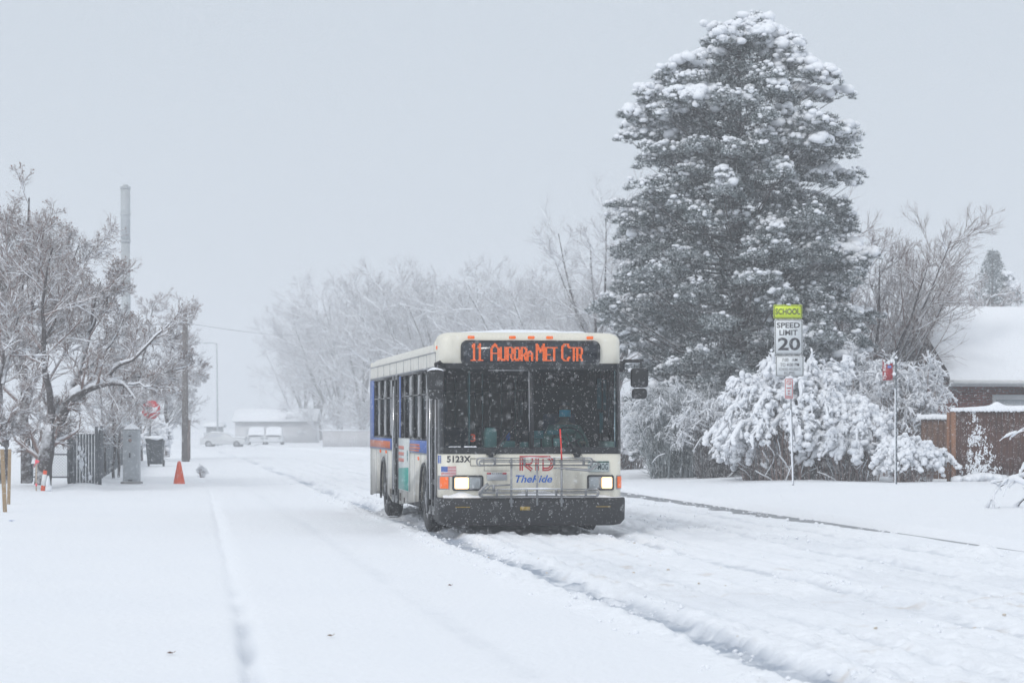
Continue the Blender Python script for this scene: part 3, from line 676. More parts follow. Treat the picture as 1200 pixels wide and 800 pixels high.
# doors on the kerb side
for k, (a, b) in enumerate(DOORS):
    n = 2; w_ = (b-a)/n
    for i in range(n):
        y0, y1 = a+i*w_+.01, a+(i+1)*w_-.01
        mb = MB()
        for q in (y0+.03, y1-.03): mb.box((-HW+.005, q, 1.34), (.035, .06, 2.04))
        for z in (.34, 1.22 if k else .75, 2.34): mb.box((-HW+.004, (y0+y1)/2, z), (.030, w_-.02, .07 if z != .34 else .12))
        d_ = mb.build('door_leaf', M['blackpaint'], bus)
        mb = MB(); mb.box((-HW+.008, (y0+y1)/2, 1.35), (.006, w_-.1, 1.95)); mb.build('door_glass', M['glass_side'], d_)
        mb = MB(); yb = y1-.02 if i == 0 else y0+.02
        mb.tubes(np.array([(-HW-.035, yb, .5), (-HW-.045, yb, 1.3), (-HW-.035, yb, 2.2)]), .013, 6, True); mb.build('door_rail', M['chrome'], d_)
mb = MB(); mb.box((-HW-.02, .42, 1.3), (.03, .04, 1.9)); mb.box((-HW-.02, 1.57, 1.3), (.02, .03, 2.0)); mb.build('door_trim', M['steel'], bus)
# advert board
mb = MB(); mb.box((-HW-.012, 5.28, .935), (.02, 1.72, .83)); ad = mb.build('advert_board', mat('advert_white', (.56, .60, .60), .4), bus)
mb = MB(); mb.prism([(4.45, .53), (6.11, .53), (6.11, .86), (4.45, .90)], 'x', -HW-.024, -HW-.0225); mb.build('advert_teal', mat('advert_teal', (.04, .30, .26), .4, var=.3, scale=3), ad)
mb = MB()
for z in (1.20, 1.10, 1.0): 
    for j in range(8): mb.box((-HW-.0235, 4.95+j*.115+.3, z), (.003, .08, .055))
mb.build('advert_text', mat('advert_coral', (.60, .22, .18), .5), ad)
mb = MB(); mb.cyl((-HW-.0245, 4.62, 1.08), (-HW-.0225, 4.62, 1.08), .09, n=20); mb.build('advert_badge', mat('advert_dark_teal', (.10, .22, .24), .5), ad)
# small side fittings
for y, z in ((3.0, 1.06), (1.64, 1.08), (9.75, 1.10), (8.6, 1.10)):
    mb = MB(); mb.box((-HW-.012, y, z), (.02, .09, .05)); mb.build('side_reflector', M['amber'], bus, bevel=.005)
mb = MB(); mb.box((-HW-.008, 7.75, .42), (.014, .22, .12)); mb.box((-HW-.008, 6.0, .40), (.014, .16, .12)); mb.box((-HW-.008, 5.3, .36), (.014, .08, .08)); mb.build('side_hatch', mat('hatch_dark', (.10, .09, .08), .7), bus)
# rear
mb = MB(); mb.box((0, LEN-.02, 1.5), (2*HW-.01, .04, 2.4)); rr = mb.build('rear_panel', M['bus_side'], bus, bevel=.02)
mb = MB(); mb.box((0, LEN+.006, 1.9), (1.9, .01, .6)); mb.build('rear_window', M['blackpaint'], rr)
mb = MB(); mb.box((0, LEN+.05, .42), (2.5, .14, .25)); mb.build('rear_bumper', M['bumper'], rr)
# chassis, floor, ceiling, interior
mb = MB(); mb.box((0, 6.1, .36), (2.2, 11.2, .2)); mb.box((0, 6.1, .44), (2.5, 11.7, .03)); mb.box((0, 1.0, .30), (1.9, 1.6, .22)); mb.build('chassis', M['black'], bus)
mb = MB(); mb.box((0, 6.2, 2.36), (2.5, 11.3, .03)); mb.box((0, .75, 2.38), (2.4, .9, .05)); ib = mb.build('ceiling_panel', M['interior'], bus)
mb = MB(); mb.box((.05, .30, 1.02), (2.3, .42, .3)); mb.box((.60, .42, 1.16), (.95, .3, .14)); mb.box((-.3, .25, 1.19), (.5, .2, .04)); dsh = mb.build('dashboard', M['interior'], bus, bevel=.03)
mb = MB(); mb.box((.40, .28, 1.32), (.10, .10, .12)); mb.build('dash_screen', M['paper'], dsh, bevel=.01)
mb = MB(); mb.box((-.31, .24, 1.285), (.20, .10, .11)); mb.box((-.08, .24, 1.28), (.12, .1, .09)); mb.box((.10, .22, 1.30), (.1, .1, .14)); mb.build('dash_tray', mat('teal_tray', (.12, .23, .22), .6), dsh, bevel=.01)
mb = MB(); mb.box((.14, .30, 1.43), (.13, .08, .11)); mb.box((.34, .3, 1.46), (.16, .06, .06)); mb.build('dash_papers', M['teal'], dsh, bevel=.005)
mb = MB(); mb.prism([(-.60, .9), (-.60, 1.46), (-.57, 1.53), (-.45, 1.53), (-.42, 1.46), (-.42, .9)], 'y', .55, .75); fb = mb.build('fare_box', M['paper'], bus, bevel=.02)
mb = MB(); mb.cyl((-.30, .3, 1.35), (-.29, .3, 1.46), .035, .02, 8); mb.build('blue_bottle', M['blue_ink'], dsh)
mb = MB(); place_text(mb, '3', lx(553), lx(559), 1.33, 1.44, lambda x, z: (x, .21, z)); mb.build('dash_number', mat('red_digit', (1, .10, .04), .5, emit=.35), dsh)
mb = MB(); ang = np.linspace(0, 2*PI, 25); q = np.array([(.62+.23*math.cos(a), .62+.09*math.sin(a), 1.32+.21*math.sin(a)) for a in ang]); mb.tubes(q, .014, 7)
for a in (0.3, 2.4, 4.6): mb.tubes(np.array([(.62, .64, 1.30), (.62+.22*math.cos(a), .62+.09*math.sin(a), 1.32+.2*math.sin(a))]), .012, 6)
mb.tubes(np.array([(.62, .64, 1.30), (.62, .45, 1.1)]), .03, 8); mb.build('steering_wheel', M['black'], bus)
for yq in (1.25,):
    mb = MB(); mb.box((.62, yq, .98), (.50, .46, .12)); mb.box((.62, yq+.25, 1.36), (.48, .10, .74), rx=-.1); mb.box((.62, yq, .7), (.3, .3, .5)); mb.build('driver_seat', M['seat_blue'], bus, bevel=.04)
mb = MB(); mb.box((.30, 1.85, 1.35), (1.9, .04, 1.8)) if False else mb.box((.75, 1.78, 1.3), (1.0, .03, 1.7)); mb.build('driver_partition', M['interior'], bus)
k = 0
for y in (3.3, 4.1, 4.9, 5.7, 7.7, 8.5, 9.4, 10.2):
    for x in (-.85, .85):
        if x < 0 and 6.2 < y < 7.6: continue
        mb = MB(); mb.box((x, y, .88), (.82, .42, .08)); mb.box((x, y+.22, 1.22), (.82, .07, .62), rx=-.12); mb.box((x, y, .65), (.6, .08, .42))
        mb.build('passenger_seat', M['seat_blue'], bus, bevel=.03)
mb = MB()
for x in (-.38, .38):
    for y in (2.6, 4.5, 6.2, 7.7, 9.8): mb.tubes(np.array([(x, y, .46), (x, y, 2.34)]), .016, 6)
    mb.tubes(np.array([(x, 1.9, 2.1), (x, 10.8, 2.1)]), .014, 6)
mb.tubes(np.array([(-.80, .75, .46), (-.80, .75, 2.34)]), .018, 6); mb.tubes(np.array([(-.80, .75, 1.2), (-.3, .75, 1.2)]), .015, 6)
mb.build('grab_rails', mat('stanchion', (.22, .30, .30), .35, .5), bus)
# added teal strips, coloured like the light in the driver's side window
mb = MB(); mb.box((lx(712), .75, 2.02), (.06, .03, .44)); mb.box((lx(719.5), .8, 2.0), (.04, .03, .44)); mb.box((lx(715), .78, 1.6), (.05, .03, .3)); mb.build('side_window_light', mat('window_light_teal', (.03, .14, .17), .7, var=.4), bus)
# wheels
def wheel(x, y):
    s_ = 1 if x > 0 else -1
    mb = MB(); pr = [(.30, -.13), (.44, -.14), (.475, -.12), (.485, -.07), (.485, .07), (.475, .12), (.44, .14), (.30, .13)]
    an = np.linspace(0, 2*PI, 41); G = np.array([[(x+w_, y+r*math.cos(a), .475+r*math.sin(a)) for r, w_ in pr] for a in an]); mb.grid(G)
    for a in np.linspace(0, 2*PI, 60, endpoint=False):
        for w_ in (-.085, -.03, .03, .085): mb.box((x+w_, y+.488*math.cos(a+w_*.3), .475+.488*math.sin(a+w_*.3)), (.04, .022, .014), rx=a+PI/2)
    e_ = thing('wheel', (0, 0, 0), None, None); e_.parent = bus
    mb.build('tyre', M['black'], e_, smooth=True)
    mb = MB(); pr = [(.305, .12), (.29, .10), (.26, .06), (.20, .05), (.19, .10), (.10, .11), (.09, .15), (0, .15)]
    G = np.array([[(x+s_*w_, y+r*math.cos(a), .475+r*math.sin(a)) for r, w_ in pr] for a in an]); mb.grid(G)
    for i in range(10): a = i*PI/5; mb.cyl((x+s_*.05, y+.225*math.cos(a), .475+.225*math.sin(a)), (x+s_*.085, y+.225*math.cos(a), .475+.225*math.sin(a)), .02, n=6)
    mb.build('rim', M['steel'], e_, smooth=True)
for y in WY:
    for x in (-HW+.17, HW-.17): wheel(x, y)
for y in WY:
    for s_ in (-1, 1):
        mb = MB(); mb.grid(np.array([[(s_*xx, y+.60*math.cos(a), .42+.60*math.sin(a)) for a in np.linspace(0, PI, 12)] for xx in (.85, HW-.03)]))
        mb.box((s_*.85, y, .72), (.03, 1.2, .6)); mb.build('wheel_well', M['black'], bus)

# ------------------------------------------------------------------ the driver
def skin_obj(name, verts, edges, radii, material, parent, root=0, sub=2):
    me = bpy.data.meshes.new(name); me.from_pydata(verts, edges, [])
    o = bpy.data.objects.new(name, me); COL.objects.link(o); o.parent = parent
    m = o.modifiers.new('skin', 'SKIN'); m.use_smooth_shade = True
    for i, r in enumerate(radii): me.skin_vertices[0].data[i].radius = (r, r) if not isinstance(r, tuple) else r
    me.skin_vertices[0].data[root].use_root = True; me.materials.append(material)
    s_ = o.modifiers.new('sub', 'SUBSURF'); s_.levels = sub; s_.render_levels = sub
    return o
dr = thing('person', (BX+.64, BY+1.15, 1.05), 'bus driver in a dark green jacket and blue face mask at the steering wheel', 'person')
sk = mat('skin', (.30, .19, .14), .6)
V = [(0, 0, 0), (0, .0, .18), (0, -.01, .38), (0, 0, .50), (0, -.01, .58), (0, -.02, .66), (0, -.035, .74), (0, -.03, .82)]
E = [(i, i+1) for i in range(7)]; Rr = [.15, .14, .15, .09, .055, .075, .095, .08]
def limb(s_):
    n = len(V)
    V.extend([(s_*.17, 0, .46), (s_*.25, -.06, .28), (s_*.26, -.26, .17), (s_*.20, -.46, .24), (s_*.19, -.52, .27)]); Rr.extend([.07, .055, .045, .03, .035])
    E.append((3, n)); E.extend([(n+i, n+i+1) for i in range(4)])
    for j, dx in enumerate((-.03, -.01, .01, .03)):
        m_ = len(V); V.extend([(s_*.19+dx, -.56, .285-.004*j), (s_*.19+dx, -.585, .265-.004*j), (s_*.19+dx, -.57, .24)]); Rr.extend([.010, .009, .008]); E.append((n+4, m_)); E.extend([(m_, m_+1), (m_+1, m_+2)])
    m_ = len(V); V.extend([(s_*.15, -.53, .27), (s_*.135, -.56, .26)]); Rr.extend([.012, .010]); E.append((n+4, m_)); E.append((m_, m_+1))
    n = len(V); V.extend([(s_*.10, -.05, -.02), (s_*.15, -.42, .0), (s_*.15, -.48, -.40), (s_*.15, -.60, -.45)]); Rr.extend([.09, .065, .045, .04]); E.append((0, n)); E.extend([(n+i, n+i+1) for i in range(3)])
limb(-1); limb(1)
body = skin_obj('body', V, E, Rr, sk, dr)
jk = mat('green_jacket', (.13, .22, .19), .8, var=.35, scale=14)
V2 = [(0, 0, 0), (0, 0, .2), (0, -.01, .38), (0, 0, .47), (0, 0, .53)]; E2 = [(0, 1), (1, 2), (2, 3), (3, 4)]; R2 = [.19, .18, .18, .13, .08]
for s_ in (-1, 1):
    n = len(V2); V2 += [(s_*.18, 0, .44), (s_*.27, -.06, .27), (s_*.275, -.26, .17), (s_*.205, -.44, .235)]; R2 += [.10, .085, .07, .05]; E2 += [(3, n), (n, n+1), (n+1, n+2), (n+2, n+3)]
skin_obj('jacket', V2, E2, R2, jk, dr)
def ico(sub=1, seed=None, amp=0.):
    import bmesh
    bm = bmesh.new(); bmesh.ops.create_icosphere(bm, subdivisions=sub, radius=1)
    v = np.array([p.co[:] for p in bm.verts]); f = np.array([[q.index for q in p.verts] for p in bm.faces]); bm.free()
    if amp:
        r = np.random.default_rng(seed); k = r.normal(size=(4, 3))*1.6; ph = r.uniform(0, 6, 4)
        d = sum(np.sin(v@k[i]+ph[i]) for i in range(4))/4; v = v*(1+amp*d[:, None])
    return v, f
v, f = ico(3); 
mb = MB(); hv = v*np.array([.092, .105, .10])+np.array([0, -.02, .775]); keep = hv[f].mean(1); hf = f[(keep[:, 2] > .80) | (keep[:, 1] > .01)]; mb.add(hv, hf); mb.build('hair', mat('grey_hair', (.05, .05, .055), .9), dr, smooth=True)
mb = MB(); a_ = np.linspace(-1.25, 1.25, 13); mb.grid(np.array([[(.088*math.sin(a), -.035-r_*math.cos(a), z) for a in a_] for z, r_ in ((.635, .075), (.66, .10), (.70, .108), (.735, .098))])); mb.build('face_mask', mat('blue_mask', (.08, .62, .85), .7), dr, smooth=True)
mb = MB()
for s_ in (-1, 1): mb.inst(*ico(1), np.array([(s_*.033, -.122, .757)]), np.array([(.013, .008, .009)]))
mb.build('eyes', mat('eye', (.05, .04, .04), .3), dr, smooth=True)
# ================================================================== vegetation tools
def grow(rng, P, R, n, ratio, ang, N=5, tmin=.25, tmax=1., up=0., jit=.12, thin=.55, rmin=.004, taper=.35, angj=.3):
    Mn = len(P); idx = np.repeat(np.arange(Mn), n); t = rng.uniform(tmin, tmax, Mn*n)
    k = t*(P.shape[1]-1); i0 = np.minimum(k.astype(int), P.shape[1]-2); fr_ = (k-i0)[:, None]
    a, b = P[idx, i0], P[idx, i0+1]; p0 = a*(1-fr_)+b*fr_; d = b-a; seg = np.linalg.norm(P[:, 1:]-P[:, :-1], axis=2).sum(1)[idx]
    d /= np.linalg.norm(d, axis=1, keepdims=True)+1e-9
    q = rng.normal(size=d.shape); q -= (q*d).sum(1, keepdims=True)*d; q /= np.linalg.norm(q, axis=1, keepdims=True)+1e-9
    th = ang*(1+angj*rng.normal(size=len(d)))[:, None]; d = d*np.cos(th)+q*np.sin(th)
    L = seg*ratio*(1.15-.6*t)*rng.uniform(.6, 1.25, len(d)); r0 = np.maximum((R[idx, i0]*(1-fr_[:, 0])+R[idx, i0+1]*fr_[:, 0])*thin, rmin)
    pts = [p0]
    for j in range(N-1):
        d = d+rng.normal(size=d.shape)*jit+np.array([0, 0, up]); d /= np.linalg.norm(d, axis=1, keepdims=True)
        pts.append(pts[-1]+d*(L/(N-1))[:, None])
    return np.stack(pts, 1), np.maximum(r0[:, None]*np.linspace(1, taper, N)[None], rmin*.7)
def resample(pl, N):
    pl = np.array(pl, float); s = np.concatenate([[0], np.cumsum(np.linalg.norm(np.diff(pl, axis=0), axis=1))]); t = np.linspace(0, s[-1], N)
    return np.stack([np.interp(t, s, pl[:, i]) for i in range(pl.shape[1])], 1)
def snow_on(mb, P, R, rng, k=5, lift=.75, fat=1.0, add=.008, keep=1.0, droop=0.):
    """loose snow lying along branches: an irregular ridge on the upper side"""
    if keep < 1: s_ = rng.random(len(P)) < keep; P, R = P[s_], R[s_]
    T = np.gradient(P, axis=1); T /= np.linalg.norm(T, axis=2, keepdims=True)+1e-9; flat = np.sqrt(np.clip(1-T[..., 2]**2, 0, 1))
    rr = (R*fat+add)*(.35+.65*flat)*rng.uniform(.55, 1.35, R.shape); rr[:, -1] *= .5
    Q = P.copy(); Q[..., 2] += R*lift+rr*.35
    mb.tubes(Q, rr, k)
BLOBS = [ico(1, i, .35) for i in range(5)]; BLOBS2 = [ico(2, i+9, .38) for i in range(5)]
def rotz(a):
    c, s = np.cos(a), np.sin(a); R = np.zeros((len(a), 3, 3)); R[:, 0, 0] = c; R[:, 0, 1] = -s; R[:, 1, 0] = s; R[:, 1, 1] = c; R[:, 2, 2] = 1; return R
def blobs(mb, rng, pos, sc_, hi=False):
    B = BLOBS2 if hi else BLOBS; w_ = rng.integers(0, len(B), len(pos))
    for i in range(len(B)):
        m = w_ == i
        if m.any(): mb.inst(B[i][0], B[i][1], pos[m], sc_[m], rotz(rng.uniform(0, 6.28, m.sum())))
M['bark'] = snowy('bark_with_snow', (.055, .045, .045), .25, .5, patch=.45, nscale=7)
M['twig'] = snowy('twigs_with_frost', (.19, .125, .11), .30, .8, patch=.55, nscale=4)
M['twig_frost_haze'] = snowy('twigs_frosted_haze_paled', (.26, .22, .22), -.10, .9, patch=.5, nscale=1.2, snow=(.80, .84, .88))  # frost, with the twig colour itself also paled to stand in for haze
M['needle'] = snowy('pine_needles_with_snow', (.036, .056, .052), .18, 1.1, patch=.62, nscale=2.3, snow=(.62, .68, .74))
M['leaf'] = mat('dry_brown_leaf', (.17, .075, .045), .8, var=.4, scale=2)

# ------------------------------------------------------------------ bare deciduous tree prototype
def bare_tree(name, h, seed, label, group, twig='twig_frost_haze', limbs=8, snow=True, loc=(0, 0, 0), dens=1., fan=.55, trunk_r=None, snowk=1., thick=1.):
    rng = np.random.default_rng(seed); tr = trunk_r or h*.022
    th = h*.30; T = np.array([[(0, 0, -.4), (rng.normal()*.05, 0, th*.35), (rng.normal()*.1, rng.normal()*.1, th*.7), (rng.normal()*.15, rng.normal()*.15, th)]]); TR = np.array([[tr*1.25, tr, tr*.85, tr*.7]])
    top = T[0, -1]; L = []
    for i in range(limbs):
        az = i*2.4+rng.uniform(-.3, .3); tilt = fan*rng.uniform(.25, 1.15); d = np.array([math.cos(az)*math.sin(tilt), math.sin(az)*math.sin(tilt), math.cos(tilt)]); p = T[0, 1+(i % 3)].copy() if i % 3 < 2 else top.copy()
        pts = [p]; ln = (h-p[2])/(.93*max(math.cos(tilt*.75), .5))*rng.uniform(.78, 1.0)
        for j in range(6): d = d+np.array([rng.normal()*.09, rng.normal()*.09, .05]); d /= np.linalg.norm(d); pts.append(pts[-1]+d*ln/6)
        L.append(pts)
    P1 = np.array(L); R1 = tr*.5*np.linspace(1, .15, 7)[None]*rng.uniform(.7, 1.1, limbs)[:, None]
    P2, R2 = grow(rng, P1, R1, int(9*dens), .42, .75, 6, .2, 1, .05, .13, .5, .014*thick)
    P3, R3 = grow(rng, P2, R2, int(8*dens), .5, .7, 5, .15, 1, .04, .15, .6, .010*thick)
    P4, R4 = grow(rng, P3, R3, 7, .6, .6, 4, .1, 1, .05, .18, .7, .006*thick)
    kz = h/np.percentile(P4[..., 2], 99.7)
    for q in (P1, P2, P3, P4): q *= np.array([kz**.5, kz**.5, kz])
    T = T*np.array([kz**.5, kz**.5, kz])
    o = thing(name, loc, label, 'tree', group)
    mb = MB(); mb.tubes(T, TR, 9); mb.tubes(P1, R1, 6); mb.build('trunk', M['bark'], o, smooth=True)
    mb = MB(); mb.tubes(P2, R2, 4); mb.tubes(P3, R3, 3); mb.tubes(P4, R4, 3); mb.build('crown', M[twig], o, smooth=True)
    if snow:
        mb = MB(); snow_on(mb, P1, R1, rng, 4, add=.015*snowk); snow_on(mb, P2, R2, rng, 4, add=.016*snowk); snow_on(mb, P3, R3, rng, 3, add=.010*snowk, keep=.7); mb.build('snow_load', M['snow_lump'], o, smooth=True)
    return o

# ------------------------------------------------------------------ the big snow-laden conifer
PROF_L = [(6, 0), (30, 34), (52, 62), (90, 106), (150, 140), (190, 152), (250, 146), (300, 138), (350, 160), (385, 156), (430, 140), (480, 132), (540, 118)]
PROF_R = [(6, 8), (35, 52), (60, 84), (85, 108), (120, 126), (150, 142), (200, 128), (260, 146), (300, 150), (340, 152), (400, 150), (450, 140), (500, 130), (540, 100)]
TD = 72.0; PXM = F/TD
def tuft_template(rng, n=15, ln=.13, w_=.011):
    V = []; Fc = []
    for i in range(n):
        d = rng.normal(size=3); d[2] = abs(d[2])*.75+.05; d /= np.linalg.norm(d); q = np.cross(d, rng.normal(size=3)); q /= np.linalg.norm(q)
        b = d*.02; l_ = ln*rng.uniform(.7, 1.2); k = len(V); V += [b+q*w_, b-q*w_, d*l_]; Fc.append((k, k+1, k+2))
    return np.array(V), np.array(Fc)
DUST = ico(0) if False else (np.array([(1, 0, 0), (-1, 0, 0), (0, 1, 0), (0, -1, 0), (0, 0, 1.), (0, 0, -1.)]), np.array([(0, 2, 4), (2, 1, 4), (1, 3, 4), (3, 0, 4), (2, 0, 5), (1, 2, 5), (3, 1, 5), (0, 3, 5)]))
def conifer(name, label, loc, depth, scale, seed, nclump, frost=1., kind='big'):
    rng = np.random.default_rng(seed); o = thing(name, loc, label, 'tree'); H = 12.2
    tufts = [tuft_template(rng) for _ in range(6)]
    zz = lambda py: (540-py)/PXM+.35
    Lz = np.array([zz(p) for p, _ in PROF_L][::-1]); Lr = np.array([r for _, r in PROF_L][::-1])/PXM
    Rz = np.array([zz(p) for p, _ in PROF_R][::-1]); Rr_ = np.array([r for _, r in PROF_R][::-1])/PXM
    top = Lz[-1]
    # boughs: flat drooping sprays, each carrying a dozen pads of needles
    nb = nclump//9; zb = rng.uniform(.5, top-.25, nb*4); ab = rng.uniform(0, 2*PI, nb*4); cb_ = np.cos(ab)
    rb = (np.interp(zb, Lz, Lr)*(1-cb_)+np.interp(zb, Rz, Rr_)*(1+cb_))/2; kp = rng.random(len(zb)) < (rb/rb.max())**1.15+.08; zb, ab, rb = zb[kp][:nb], ab[kp][:nb], rb[kp][:nb]
    rb = rb*rng.uniform(.86, 1.10, len(rb)); np_ = 9; bi = np.repeat(np.arange(len(zb)), np_); tt = 1-.52*rng.random(len(bi))**1.25; tt[::np_] = 1
    lat = rng.normal(size=len(bi))*.16*np.minimum(rb[bi], 1.9)*(1.25-tt); r = np.maximum(rb[bi]*tt-.18, .05); az = ab[bi]+lat/np.maximum(r, .5)
    z = np.clip(zb[bi]-.10*rb[bi]*(tt-.6)+.10*rng.normal(size=len(bi))-.35*lat**2, .25, top-.12); rad = rb[bi]; bheavy = rng.normal(size=len(zb))*.30
    C = np.stack([r*np.cos(az), r*np.sin(az), z], 1)
    out_ = np.stack([np.cos(az), np.sin(az), 0*az], 1)
    # limbs from the trunk up to the clumps
    prim = np.arange(len(z)) % np_ == 0; rbz = r*.62*(~prim); base = np.stack([rbz*np.cos(ab[bi]), rbz*np.sin(ab[bi]), np.clip(z-(.30*r*prim+.12)-.1*rbz, .3, top)], 1); mid = (base+C)/2+np.stack([0*z, 0*z, -.12*r], 1)+rng.normal(size=C.shape)*.06
    mbt = MB(); tp = np.array([[(0, 0, -.4), (.05, 0, 3), (-.05, .05, 7), (0, 0, top-.4)]]); mbt.tubes(tp, np.array([[.34, .27, .16, .04]]), 10)
    Pl = np.stack([base, mid, C], 1); mbt.tubes(Pl, np.stack([.006+.018*r*prim, .005+.008*r*prim, .005+0*r], 1), 4)
    mbt.build('trunk', M['bark'], o, smooth=True)
    # tufts: each bough end is a rounded pad of needle tufts
    NT = 22; big = (.17+.19*rng.random(len(C)))*(.65+.35*np.minimum(1, rad/2))
    u = rng.normal(size=(len(C), NT, 3)); u /= np.linalg.norm(u, axis=2, keepdims=True); u[..., 2] = np.abs(u[..., 2])*.8-.25
    ext = np.stack([big*1.1, big*1.1, big*.75], 1)
    pos = C[:, None]+u*ext[:, None]+(out_*0.12)[:, None]; pos = pos.reshape(-1, 3)
    mb = MB(); w_ = rng.integers(0, 6, len(pos)); s = rng.uniform(.7, 1.25, len(pos))
    for i in range(6):
        m = w_ == i; R_ = rotz(rng.uniform(0, 6.28, m.sum())); mb.inst(*tufts[i], pos[m], np.repeat(s[m][:, None], 3, 1), R_)
    zi = rng.uniform(.5, top-.6, 4000); ai = rng.uniform(0, 2*PI, 4000); ri = (np.interp(zi, Lz, Lr)*(1-np.cos(ai))/2+np.interp(zi, Rz, Rr_)*(1+np.cos(ai))/2)*.62*np.sqrt(rng.random(4000))
    pc = np.stack([ri*np.cos(ai), ri*np.sin(ai), zi], 1); mb.inst(*tufts[0], pc, np.full((4000, 3), 1.5), rotz(rng.uniform(0, 6.28, 4000)))
    mb.build('crown', M['needle'], o)
    # snow: small lumps clinging over each pad, in patches; heavier high up
    hgt = C[:, 2]/top; heavy = .72+.40*sstep(.45, .95, hgt)+.95*fbm(az*1.7+9, C[:, 2]*.6, 3, seed+4)+.12*rng.normal(size=len(C))+bheavy[bi]
    heavy = np.clip(heavy, .05, 1.6); mbs = MB()
    rep = 19; ci = np.repeat(np.arange(len(C)), rep); v_ = rng.normal(size=(len(ci), 3)); v_ /= np.linalg.norm(v_, axis=1, keepdims=True); v_[:, 2] = np.abs(v_[:, 2])
    kk = rng.random(len(ci)) < np.clip(heavy[ci]*(.12+.95*v_[:, 2]**1.5), 0, 1)*frost; ci, v_ = ci[kk], v_[kk]
    pb = C[ci]+v_*ext[ci]*np.array([.95, .95, 1.05])+out_[ci]*.12+np.array([0, 0, .03])
    rs = (.028+.065*rng.random(len(ci))**1.6)*(.7+.45*np.clip(heavy[ci], .3, 1.3)); sc3 = np.stack([rs*rng.uniform(.9, 1.4, len(ci)), rs, rs*rng.uniform(.55, .9, len(ci))], 1)
    blobs(mbs, rng, pb, sc3, False)
    # fine dust on needles
    dm = rng.random(len(pos)) < .5*frost; pd = pos[dm]+rng.normal(size=(dm.sum(), 3))*.03+np.array([0, 0, .05]); rs = rng.uniform(.012, .034, len(pd)); mbs.inst(*DUST, pd, np.stack([rs*1.3, rs, rs*.8], 1), rotz(rng.uniform(0, 6.28, len(pd))))
    # pillows where whole pads are buried
    pk = np.where((heavy > 1.12) & (rng.random(len(C)) < .8))[0]
    for q in range(4):
        off = rng.normal(size=(len(pk), 3))*np.array([.13, .13, .04]); rs = rng.uniform(.09, .19, len(pk)); blobs(mbs, rng, C[pk]+off+np.stack([0*rs, 0*rs, ext[pk, 2]*.85], 1)+out_[pk]*.1, np.stack([rs*1.15, rs, rs*.75], 1), True)
    mbs.build('snow_load', M['snow_lump'], o, smooth=True)
    o.scale = (scale,)*3
    return o
p = at(866, 540, TD); gx = gz(p.x, p.y)
conifer('pine_tree', 'huge dark snow-loaded pine, tallest tree of all, behind the school speed limit sign', (p.x, p.y, gx-.15), TD, 1, 7, 2500)
# far conifer at the right
p = at(1163, 540, 150); o2 = conifer('pine_tree', 'faint hazy conifer far beyond the snow-covered house roof', (p.x, p.y, -.6), 150, .98, 19, 500, .8, 'far')
for ch in o2.children: ch.scale = (.52, .52, 1.0)

